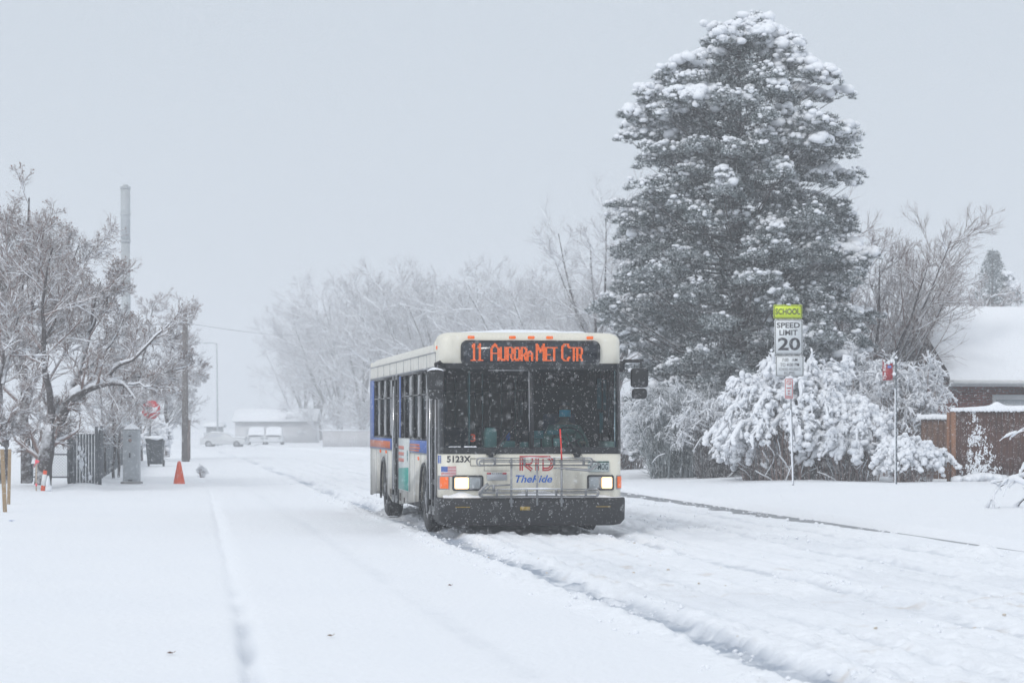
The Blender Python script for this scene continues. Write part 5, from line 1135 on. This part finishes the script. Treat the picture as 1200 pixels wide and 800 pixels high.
# ---- left side: cabinet
d = 70; x, y, g = ground_at(153, d); pm = F/d
o = thing('utility_cabinet', (x, y, g), 'tall narrow grey utility cabinet with a peaked snow cap beside the slatted fence', 'cabinet', rz=-YAW)
w2 = 9.3/pm; hc = EYE+(HOR-503)/pm-g
cabm = mat('cabinet_grey', (.36, .39, .42), .5, var=.1)
mb = MB(); mb.box((0, .22, hc/2), (2*w2, .44, hc)); mb.build('body', cabm, o, bevel=.03)
mb = MB(); mb.box((0, -.006, hc/2+.02), (2*w2-.09, .014, hc-.16)); dr_ = mb.build('door', mat('cabinet_door', (.31, .34, .37), .5), o, bevel=.005)
mb = MB(); mb.cyl((-.01, -.02, hc*.80), (-.01, -.012, hc*.80), .045, n=14); mb.build('badge', mat('rust_badge', (.16, .07, .05), .7), dr_)
mb = MB(); mb.box((-.01, -.018, hc*.88), (.08, .01, .035)); mb.box((-.02, -.025, hc*.53), (.03, .025, .12)); mb.box((-.01, -.018, .1), (.12, .01, .035)); mb.build('handle', mat('dark_grey', (.08, .08, .09), .6), dr_)
mb = MB(); mb.box((0, .2, .03), (2*w2+.1, .5, .06)); mb.build('plinth', mat('concrete', (.25, .25, .26), .9), o)
mb = MB(); X, Y = np.meshgrid(np.linspace(-w2-.02, w2+.02, 16), np.linspace(-.03, .46, 12)); Z = hc-.01+.17*np.clip(1-np.abs(X)/w2, 0, 1)**.8*np.clip(1-np.abs((Y-.22)/.25), 0, 1)**.5+.02; mb.grid(np.stack([X, Y, Z], -1)); mb.build('cabinet_snow', M['snow_lump'], o, smooth=True)
# ---- traffic cone
d = 70.5; x, y, g = ground_at(210, d); pm = F/d; g = EYE+(HOR-566)/pm
o = thing('traffic_cone', (x, y, g), 'orange traffic cone standing alone in the snow in line with the utility pole', 'traffic cone')
mb = MB(); an = np.linspace(0, 2*PI, 25); G = np.array([[(r*math.cos(a), r*math.sin(a), z) for a in an] for r, z in ((.155, -.05), (.15, .02), (.045, .56), (.03, .585), (.018, .582))]); mb.grid(G); mb.build('cone_body', M['orange'], o, smooth=True)
mb = MB(); mb.box((0, 0, -.04), (.38, .38, .04)); mb.build('base', M['black'], o, bevel=.01)
# ---- tube marker, stakes, ribbon stake
d = 61.5; x, y, g = ground_at(53, d); pm = F/d; h = 25/pm
o = thing('marker_tube', (x, y, g-.02), 'short orange and white marker tube leaning in the snow by the tree trunk', 'marker tube')
mb = MB(); mb.cyl((-.07, 0, -.1), (.0, 0, h), .055, .045, 14); mb.build('tube', M['orange'], o)
mb = MB(); mb.cyl((-.045, -.0, h*.3), (-.012, -.0, h*.82), .0585, .052, 14); mb.build('reflective_band', M['white_sheet'], o)
mb = MB(); mb.inst(*BLOBS2[1], np.array([(.06, -.02, h*.4), (.07, 0, h*.15)]), np.array([(.055, .07, .22), (.09, .1, .12)])); mb.build('drift', M['snow_lump'], o, smooth=True)
for k, (px, base, topy, wd, lb) in enumerate(((4.6, 597, 526, .075, 'wooden survey stake nearest the left edge of the photo, the nearer of the pair'), (10.6, 589, 526, .065, 'wooden survey stake standing just right of and behind the nearer one'))):
    d = EYE*F/(base-HOR)*.985; x, y, g = ground_at(px, d); h = EYE+(HOR-topy)*d/F-g
    o = thing('wooden_stake', (x, y, g), lb, 'stake', 'pair of wooden survey stakes'); mb = MB(); mb.box((0, 0, h/2-.15), (wd, .03, h+.3), rx=.01, ry=(-.045, .02)[k]); mb.build('lath', M['wood'], o, bevel=.004)
    mb = MB(); mb.inst(*BLOBS2[k], np.array([((-.045, .02)[k]*h*.5, 0, h+.02)]), np.array([(wd*.6, .03, .04)])); mb.build('snow_cap', M['snow_lump'], o, smooth=True)
d = 61; x, y, g = ground_at(42.5, d); pm = F/d; h = EYE+(HOR-538)/pm-g
o = thing('survey_stake', (x, y, g), 'thin survey lath with a pink ribbon at its top in front of the old tree', 'stake')
mb = MB(); mb.box((0, 0, h/2-.15), (.032, .015, h+.3)); mb.build('lath', mat('pale_lath', (.45, .36, .28), .8), o)
mb = MB(); mb.grid(np.array([[(-.0+.02*i, -.012-.01*(i % 2), h-.02), (-.03+.02*i-.03*i, -.014, h-.10-.03*i), (-.06-.01*i, -.01, h-.17-.03*i)] for i in range(3)])); mb.box((0, 0, h-.05), (.05, .03, .09)); mb.box((0, 0, .14), (.045, .03, .06)); mb.inst(*ico(1), np.array([(.03, -.01, h-.05)]), np.array([(.05, .02, .035)])); mb.build('ribbon', M['pink'], o)
# ---- chain-link gate and slatted fence running away
gal = mat('galvanised_dark', (.12, .13, .145), .6, .3, var=.2)
d = 68; a = at(38, HOR, d); b_ = at(80.5, HOR, d); g = gz(b_.x, b_.y)+.05; hg = EYE+(HOR-507)/F*d-g; W = (b_-a).length
o = thing('chain_link_gate', (a.x, a.y, g), 'narrow chain-link gate with a pipe frame beside the old leaning tree', 'gate', rz=-YAW)
mb = MB()
for z in (.12, hg*.56, hg): mb.tubes(np.array([(0, 0, z), (W, 0, z)]), .022, 6)
for xq in (.0, W*.5, W-.02): mb.tubes(np.array([(xq, 0, 0), (xq, 0, hg)]), .022, 6)
mb.build('frame', gal, o)
mb = MB(); s = .075
for i in range(int((W+hg)/s)):
    for sg_ in (1, -1):
        x0, z0 = i*s, .12; x1, z1 = x0-(hg-.12), hg
        if x0 > W: z0 += x0-W; x0 = W
        if x1 < 0: z1 += x1; x1 = 0
        if z1 > z0:
            q = [(x0, 0, z0), (x1, 0, z1)]
            if sg_ < 0: q = [(W-c[0], 0.004, c[2]) for c in q]
            mb.tubes(np.array(q), .0055, 3)
mb.build('wire_mesh', gal, o)
mb = MB(); mb.box((W+.06, 0, hg/2), (.16, .14, hg+.12)); mb.build('gate_post', mat('dark_post', (.05, .06, .07), .7), o)
# slatted chain-link fence, running beside the pavement away from the camera
slat = mat('privacy_slats', (.12, .135, .15), .7, var=.35, scale=10)
fa = at(113, HOR, 69.5); fb_ = at(139, HOR, 94); FX = fa.x; FR = -math.atan2(fb_.x-fa.x, fb_.y-fa.y); y0 = fa.y; secs = [(y0, y0+4.2), (y0+4.3, y0+11), (y0+11.1, y0+19), (y0+19.1, y0+29), (y0+29.1, y0+42)]
o = thing('chain_link_fence', (FX, y0, gz(FX, y0)), 'chain-link fence with dark privacy slats running away beside the pavement', 'fence', rz=FR)
for i, (ya, yb) in enumerate(secs):
    n = int((yb-ya)/.085); mb = MB(); q = np.arange(n)*.085+ya-y0+.04; hh = 1.26+.02*i
    for j, yy_ in enumerate(q): mb.box((0, yy_, hh/2-.1), (.012, .07, hh+.2))
    pn = mb.build('slat_panel', slat, o)
    mb = MB(); mb.tubes(np.array([(0, ya-y0, hh+.03), (0, yb-y0, hh+.03)]), .024, 6); mb.build('top_rail', gal, o)
    mb = MB(); yy_ = np.linspace(ya-y0, yb-y0, 40); mb.tubes(np.stack([0*yy_, yy_, hh+.06+0*yy_], 1), .028+.02*np.abs(fbm(yy_*2, yy_*0, 2, i)), 6); mb.build('fence_snow', M['snow_lump'], o, smooth=True)
    mb = MB(); mb.cyl((0, ya-y0, -.2), (0, ya-y0, hh+.16), .04, n=8); mb.build('post', gal, o)
# return panel between the gate and the corner
pa = at(86, HOR, 68); L0 = 0
mb = MB()
for q in np.arange(L0+.05, .3, .08): mb.box((q, -.12, .58), (.065, .012, 1.22)) if False else None
o3 = thing('slatted_panel', (at(87, HOR, 67.6).x, at(87, HOR, 67.6).y, gz(-1.9, y0)), 'dark slatted fence panel with snow blown on it, right of the chain-link gate', 'fence', rz=-YAW)
mb = MB()
for q in np.arange(0, .62, .075): mb.box((q+.03, 0, .55), (.062, .012, 1.35))
pn = mb.build('slat_panel', slat, o3); mb = MB(); rng = np.random.default_rng(4); q = rng.random((120, 2)); k_ = np.abs(q[:, 0]-.55+q[:, 1]*.3) < .16; q = q[k_]; rs = rng.uniform(.02, .05, len(q)); blobs(mb, rng, np.stack([q[:, 0]*.6, 0*rs-.02, q[:, 1]*.9], 1), np.stack([rs, rs*.4, rs*1.6], 1)); mb.build('blown_snow', M['snow_lump'], pn)
for xq in (.0, .66): mb = MB(); mb.cyl((xq, 0, -.1), (xq, 0, 1.33), .035, n=8); mb.build('post', gal, o3)
# ---- stop sign
d = 106; x, y, g = ground_at(177, d); pm = F/d; zc = EYE+(HOR-480)/pm-g
o = thing('stop_sign', (x, y, g), 'red octagonal STOP sign speckled with snow and half hidden by branches', 'stop sign', rz=-YAW)
mb = MB(); mb.tubes(np.array([(-.06, .03, -.3), (-.02, .03, zc+.35)]), .032, 6); mb.build('post', mat('dull_post', (.12, .12, .13), .7), o)
oc = [(.39*math.cos(PI/8+i*PI/4), zc+.39*math.sin(PI/8+i*PI/4)) for i in range(8)]; mb = MB(); mb.prism(oc, 'y', -.004, .002); sn_ = mb.build('sign_face', mat('stop_red', (.55, .03, .04), .5), o)
mb = MB(); place_text(mb, 'STOP', -.26, .26, zc-.12, zc+.12, lambda u, v: (u, -.008, v)); mb.build('lettering', M['white_sheet'], sn_)
mb = MB(); rng = np.random.default_rng(2); q = rng.normal(size=(60, 2))*.17; q = q[(np.abs(q) < .34).all(1)]; rs = rng.uniform(.012, .04, len(q)); blobs(mb, rng, np.stack([q[:, 0]-.06, 0*rs-.012, zc+q[:, 1]+.06], 1), np.stack([rs, rs*.3, rs], 1)); mb.build('sign_snow', M['snow_lump'], sn_)
# ---- utility pole with wires
pw = mat('pole_wood', (.13, .115, .11), .9, var=.25, scale=8)
d = 109; x, y, g = ground_at(217, d); pm = F/d; ht = EYE+(HOR-362)/pm-g
o = thing('utility_pole', (x, y, g), 'wooden utility pole with a short crossarm beside the stop sign', 'utility pole', rz=-YAW)
mb = MB(); mb.cyl((.0, 0, -.3), (-.0, 0, ht), .15, .10, 12); mb.build('pole', pw, o)
mb = MB(); mb.box((.03, -.1, ht-.62), (.55, .08, .09)); ca_ = mb.build('crossarm', pw, o)
for q in (-.2, .25): mb = MB(); mb.cyl((q, -.1, ht-.58), (q, -.1, ht-.42), .04, .03, 8); mb.build('insulator', M['steel'], ca_)
mb = MB(); mb.cyl((.13, -.06, 1.2), (.13, -.06, -.2), .06, n=6); mb.box((.16, .0, .9), (.10, .12, 1.6)); mb.build('conduit', mat('conduit', (.16, .13, .12), .8), o)
p = at(220, 379, d); q = at(352, 386, 240); w_ = MB(); tt = np.linspace(0, 1.6, 40)[:, None]
L = np.array(p)[None]*(1-tt)+np.array(q)[None]*tt; L[:, 2] -= .5*np.sin(np.clip(tt[:, 0]/1.6, 0, 1)*PI); w_.tubes(L, .008, 4)
wo = w_.build('overhead_wire', mat('cable', (.06, .06, .07), .7), None); tag(wo, 'thin overhead wire running right from the utility pole crossarm into the haze', 'wire')
p = at(216, 379, d); q = at(-40, 330, 80); w_ = MB(); tt = np.linspace(0, 1, 30)[:, None]; L = np.array(p)[None]*(1-tt)+np.array(q)[None]*tt; L[:, 2] -= .5*np.sin(tt[:, 0]*PI); w_.tubes(L, .012, 4); wo = w_.build('overhead_wire', bpy.data.materials['cable'], None); tag(wo, 'overhead wire running left from the utility pole through the tree tops', 'wire')
# ---- tall monopole
d = 150; x, y, g = ground_at(147, d); pm = F/d; ht = EYE+(HOR-218)/pm-g; r = 5.6/pm
o = thing('monopole', (x, y, g), 'very tall smooth grey monopole with a canister top rising above the left trees', 'mast')
mg = mat('mast_grey', (.38, .41, .43), .7, var=.1)
mb = MB(); mb.cyl((.12, 0, -.3), (0, 0, ht-3.1), r*1.02, r*.92, 20); mb.build('shaft', mg, o, smooth=False)
mb = MB(); mb.cyl((0, 0, ht-3.1), (0, 0, ht-.05), r*1.0, r*1.0, 20); mb.cyl((0, 0, ht-.05), (0, 0, ht+.08), r*.7, r*.5, 16); cn = mb.build('canister', mg, o)
mb = MB()
for z in (ht-3.1, ht-1.6, ht-.1): mb.cyl((0, 0, z-.06), (0, 0, z+.06), r*1.1, n=20)
mb.build('flange', mg, cn)
# ---- street light
d = 270; x, y, g = ground_at(254, d); pm = F/d; ht = EYE+(HOR-402)/pm-g
o = thing('street_lamp', (x, y, g), 'faint hazy street lamp with its arm reaching left, beyond the utility pole', 'street lamp', rz=-YAW)
mb = MB(); mb.cyl((.1, 0, -.3), (0, 0, ht), .11, .06, 8); mb.build('pole', mg, o)
mb = MB(); mb.tubes(np.array([(0, 0, ht-.1), (-.4, 0, ht+.05), (-.95, 0, ht+.02)]), .05, 6); a_ = mb.build('arm', mg, o)
mb = MB(); mb.box((-1.1, 0, ht), (.45, .2, .12)); mb.build('lamp_head', mg, a_)
# ---- wheelie bins beyond the cabinet
d = 97; x, y, g = ground_at(182, d); pm = F/d
o = thing('wheelie_bin', (x, y, g), 'dark wheeled rubbish bin with snow on its lid behind the stop sign post', 'bin', rz=-YAW)
mb = MB(); mb.add([(-.25, -.28, .08), (.25, -.28, .08), (.25, .28, .08), (-.25, .28, .08), (-.31, -.34, .95), (.31, -.34, .95), (.31, .34, .95), (-.31, .34, .95)], [(3, 2, 1, 0), (4, 5, 6, 7), (0, 1, 5, 4), (1, 2, 6, 5), (2, 3, 7, 6), (3, 0, 4, 7)]); mb.build('bin_body', mat('bin_dark', (.035, .045, .055), .6), o, bevel=.02)
mb = MB(); mb.box((0, 0, .98), (.66, .72, .06)); mb.build('lid', mat('bin_lid', (.04, .05, .06), .6), o, bevel=.02)
for s_ in (-1, 1): mb = MB(); mb.cyl((s_*.24, .26, .12), (s_*.30, .26, .12), .12, n=12); mb.build('wheel', M['black'], o)
mb = MB(); mb.inst(*BLOBS2[2], np.array([(0, 0, 1.02)]), np.array([(.34, .36, .09)])); mb.build('bin_snow', M['snow_lump'], o, smooth=True)
d = 112; x, y, g = ground_at(184, d)
o = laden_shrub('snowy_shrub', (x, y, g), 1.3, 1.75, 55, 'rounded snow-covered shrub behind the dark wheeled bin', n=50, snowk=1.3)
# small weed and tracks near the cone
d = 79; x, y, g = ground_at(237, d); laden_shrub('weed_clump', (x, y, g-.05), .3, .5, 56, 'tiny weed poking through the snow to the right of the cone', n=12, cat='plant', snowk=.3)
# ---- far house, shed, fence, cars
def far_house(name, px0, px1, eave, ridge, d, label, wall, cat='house', dp=7.):
    a = at(px0, HOR, d); b = at(px1, HOR, d); g = float(base_z(a.x, a.y)); W = (b-a).length; zE = EYE+(HOR-eave)*d/F-g; zR = EYE+(HOR-ridge)*d/F-g
    o = thing(name, (a.x, a.y, g), label, cat, rz=-YAW)
    mb = MB(); mb.box((W/2, dp/2, zE/2), (W-.6, dp-.6, zE)); mb.build('wall', wall, o)
    mb = MB(); mb.prism([(-.2, zE-.05), (dp/2, zR-.2), (dp+.2, zE-.05)], 'x', .1, W-.1); rf = mb.build('roof', mat('far_roof', (.2, .2, .2), .8), o)
    mb = MB(); mb.prism([(-.35, zE), (-.35, zE+.16), (dp/2, zR+.05), (dp+.35, zE+.16), (dp+.35, zE), (dp/2, zR-.15)], 'x', 0, W); mb.build('roof_snow', M['snow'], rf)
    for q in np.linspace(.2, .8, 3):
        mb = MB(); mb.box((W*q, .29, zE*.55), (.8, .08, .5)); w__ = mb.build('window', mat('far_window_haze_paled', (.5, .53, .56), .3), o); mb = MB(); mb.box((W*q, .24, zE*.55-.44), (.9, .08, .05)); mb.build('sill', M['white_paint'], w__)  # window colour lightened as if veiled by haze
    return o
far_house('distant_house', 272, 372, 494, 479, 300, 'faint low house with a white snowy roof at the far end of the street', mat('far_wall_haze_paled', (.64, .65, .67), .9))  # wall colour lightened to imitate fading into the haze
far_house('distant_shed', 238, 262, 500, 495, 285, 'small dark shed left of the faint distant house', mat('shed_wall_haze_paled', (.40, .42, .44), .9), 'shed', 3.)  # dark shed wall paled in its colour for haze
d = 225; a = at(378, HOR, d); g = float(base_z(a.x, a.y)); o = thing('board_fence', (a.x, a.y, g), 'faint grey board fence at the far right kerb, left of the bus tail', 'fence', rz=-YAW)
mb = MB()
for i in range(26): mb.box((i*.16+.08, 0, .75), (.145, .03, 1.5))
mb.build('boards', mat('far_boards_haze_paled', (.55, .55, .57), .9), o); mb = MB(); mb.box((2.08, 0, 1.53), (4.2, .12, .1)); mb.build('fence_snow', M['snow_lump'], o)  # board colour carries extra haze fade
def car(px, base_py, d, wpx, label, rz, col, suv=False, side=False):
    x, y, _ = ground_at(px, d); g = EYE+(HOR-base_py)/F*d
    o = thing('parked_car', (x, y, g), label, 'car', 'snow-covered cars parked at the far end of the street', rz=rz)
    hh = 1.75 if suv else 1.45; W = 1.82; L = 4.5; paint = mat('car_paint_haze_paled', col, .4)
    prof = [(-L/2, .3), (-L/2, .72), (-L/2+.25, .86), (-L/2+1.25, .95), (-L/2+1.85, hh-.08), (L/2-1.1, hh-.02), (L/2-.35, 1.0), (L/2, .9), (L/2, .3)]
    n = len(prof); V = []; 
    for s_, k_ in ((-1, 1), (1, 1)):
        for yy_, z in prof: V.append((s_*W/2*(1 if z < 1 else .84), yy_, z))
    Fc = [tuple(range(n))[::-1], tuple(range(n, 2*n))]+[(i, (i+1) % n, n+(i+1) % n, n+i) for i in range(n)]
    mb = MB(); mb.add(V, Fc); mb.build('body', paint, o, bevel=.05)
    gm = mat('car_glass_haze_paled', (.46, .49, .53), .5)  # glass painted pale, haze fade put into its colour
    mb = MB(); yw0, yw1 = -L/2+1.32, -L/2+1.80; mb.add([(-.68, yw0-.02, 1.0), (.68, yw0-.02, 1.0), (.62, yw1-.03, hh-.16), (-.62, yw1-.03, hh-.16)], [(0, 1, 2, 3)]); mb.build('windscreen', gm, o)
    for s_ in (-1, 1):
        mb = MB(); mb.add([(s_*(W/2*.86+.02), yw1, 1.02), (s_*(W/2*.86+.02), L/2-.75, 1.02), (s_*(W/2*.84+.012), L/2-1.15, hh-.14), (s_*(W/2*.84+.012), yw1+.15, hh-.14)], [(0, 1, 2, 3)]); mb.build('side_window', gm, o)
        mb = MB(); mb.box((s_*.68, -L/2-.005, .68), (.32, .04, .14)); mb.build('headlight', M['lamp_off'], o, bevel=.01)
        for yy_ in (-L/2+.85, L/2-.85): mb = MB(); mb.cyl((s_*(W/2-.2), yy_, .33), (s_*(W/2+.01), yy_, .33), .33, n=18); wl = mb.build('wheel', M['black'], o); mb = MB(); mb.cyl((s_*(W/2+.005), yy_, .33), (s_*(W/2+.02), yy_, .33), .19, n=14); mb.build('rim', M['steel'], wl)
    mb = MB(); X, Y = np.meshgrid(np.linspace(-W/2*.86, W/2*.86, 10), np.linspace(-L/2+.05, L/2-.1, 30)); zt = np.interp(Y, [a for a, b in prof[2:8]], [b for a, b in prof[2:8]])
    Z = zt+.16*np.clip((1-np.abs(X)/(W/2*.88))*4, 0, 1)**.5*(.8+.4*fbm(X, Y, 2, 3)); mb.grid(np.stack([X, Y, Z], -1)); mb.build('car_snow', M['snow_lump'], o, smooth=True)
    return o
car(263, 524, 262, 40, 'low dark car lying across the road end, leftmost of the three snowy cars', PI/2-.25, (.56, .58, .60))  # all car paints lightened to imitate haze fade
car(301, 521, 275, 20, 'snow-covered car facing the camera, middle of the three snowy cars', -.1, (.66, .68, .71), True)
car(321.5, 521, 275, 20, 'snow-covered car facing the camera, rightmost of the three snowy cars', -.1, (.66, .68, .71), True)
# ---- things lying on the snow
def leaf(px, py, lb, cat, m_, s):
    d = EYE*F/(py-HOR); x, y, g = ground_at(px, d); d *= (EYE-g)/EYE; x, y, g = ground_at(px, d)
    mb = MB(); mb.add([(-s, 0, .01), (-.3*s, -.5*s, .022), (.5*s, -.35*s, .012), (s, .05*s, .03), (.4*s, .45*s, .012), (-.4*s, .4*s, .02), (0, 0, .006)], [(0, 1, 6), (1, 2, 6), (2, 3, 6), (3, 4, 6), (4, 5, 6), (5, 0, 6)])
    o = mb.build(cat.replace(' ', '_'), m_, None, loc=(x, y, g+.005)); tag(o, lb, cat); return o
leaf(201, 767, 'curled brown leaf on the snow at the bottom left, nearest the camera', 'fallen leaf', M['leaf'], .035)
leaf(388, 747, 'small pale brown leaf on the snow right of the narrow groove', 'fallen leaf', mat('pale_leaf', (.3, .22, .15), .8), .032)
leaf(528, 687, 'tiny brown leaf on the snow left of the bus wheel track', 'fallen leaf', M['leaf'], .03)
leaf(14, 611, 'small blue scrap lying on the snow near the left edge', 'scrap', M['blue_ink'], .06)
# churned snow clods along the wheel tracks
rng = np.random.default_rng(44); n = 7000; yv = 15+rng.random(n)**1.3*55; tr = rng.choice([4.06, 4.06, 6.45, 8.25, 9.8], n); xv = tr+rng.normal(size=n)*.22+np.sign(rng.normal(size=n))*.30
k_ = (fbm(xv*1.5, yv*.6, 3, 12) > -.05) & (xv > 3.5); xv, yv = xv[k_], yv[k_]; zv = hroad(xv, yv); rs = .005+.026*rng.random(len(xv))**3
mb = MB(); blobs(mb, rng, np.stack([xv, yv, zv+rs*.25], 1), np.stack([rs, rs*rng.uniform(.7, 1.2, len(rs)), rs*.75], 1)); tag(mb.build('snow_clods', M['snow_lump'], smooth=False), kind='stuff')
n = 26; yv = rng.uniform(19, 34, n); xv = rng.choice([4.5, 5.5, 6.2], n)+rng.normal(size=n)*.3; rs = .005+.018*rng.random(n)**2; mb = MB(); blobs(mb, rng, np.stack([xv, yv, hroad(xv, yv)+rs*.3], 1), np.stack([rs, rs, rs*.7], 1)); tag(mb.build('dirty_clods', mat('dirty_snow', (.55, .49, .42), .9, var=.3), smooth=False), kind='stuff')

n = 170; yv = rng.uniform(36, 62, n); xv = KERB-.75+.85*rng.random(n)**.7; rs = .006+.03*rng.random(n)**2.5; mb = MB(); blobs(mb, rng, np.stack([xv, yv, 0*xv+.015+rs*.4], 1), np.stack([rs, rs*1.3, rs*.7], 1), True); tag(mb.build('gutter_snow_crumbs', M['snow_lump'], smooth=True), kind='stuff')
# ---- falling snow
rng = np.random.default_rng(99); 
def flakes(n, d0, d1, r0, r1, margin=1.25):
    dd = (rng.random(n)*(d1**3-d0**3)+d0**3)**(1/3); hx = rng.uniform(-1, 1, n)*600*margin/F; hz_ = (rng.uniform(-1, 1, n)*400*margin+95)/F
    X = hx*dd; Z = EYE+hz_*dd; wx = X*CA+dd*SA; wy = -X*SA+dd*CA; k_ = Z > .05
    return np.stack([wx, wy, Z], 1)[k_], rng.uniform(r0, r1, n)[k_]
ov = np.array([(1, 0, 0), (-1, 0, 0), (0, 1, 0), (0, -1, 0), (0, 0, 1.), (0, 0, -1.)]); of = np.array([(0, 2, 4), (2, 1, 4), (1, 3, 4), (3, 0, 4), (2, 0, 5), (1, 2, 5), (3, 1, 5), (0, 3, 5)])
mb = MB()
for n, a, b, r0, r1 in ((100000, 7, 37, .0012, .0031), (110000, 37, 75, .0025, .006), (60000, 75, 130, .006, .012), (60000, 130, 230, .012, .022)):
    P_, R_ = flakes(n, a, b, r0, r1)
    k_ = ~((P_[:, 0] > BX-HW-.05) & (P_[:, 0] < BX+HW+.05) & (P_[:, 1] > BY-.05) & (P_[:, 1] < BY+LEN+.1) & (P_[:, 2] < 2.95))
    P_, R_ = P_[k_], R_[k_]; q, _ = np.linalg.qr(rng.normal(size=(len(P_), 3, 3))); mb.inst(ov, of, P_, np.stack([R_, R_*.8, R_*rng.uniform(1, 1.7, len(R_))], 1), None)
tag(mb.build('falling_snow', mat('snowflake', (.88, .90, .93), .9, var=.01)), kind='stuff')
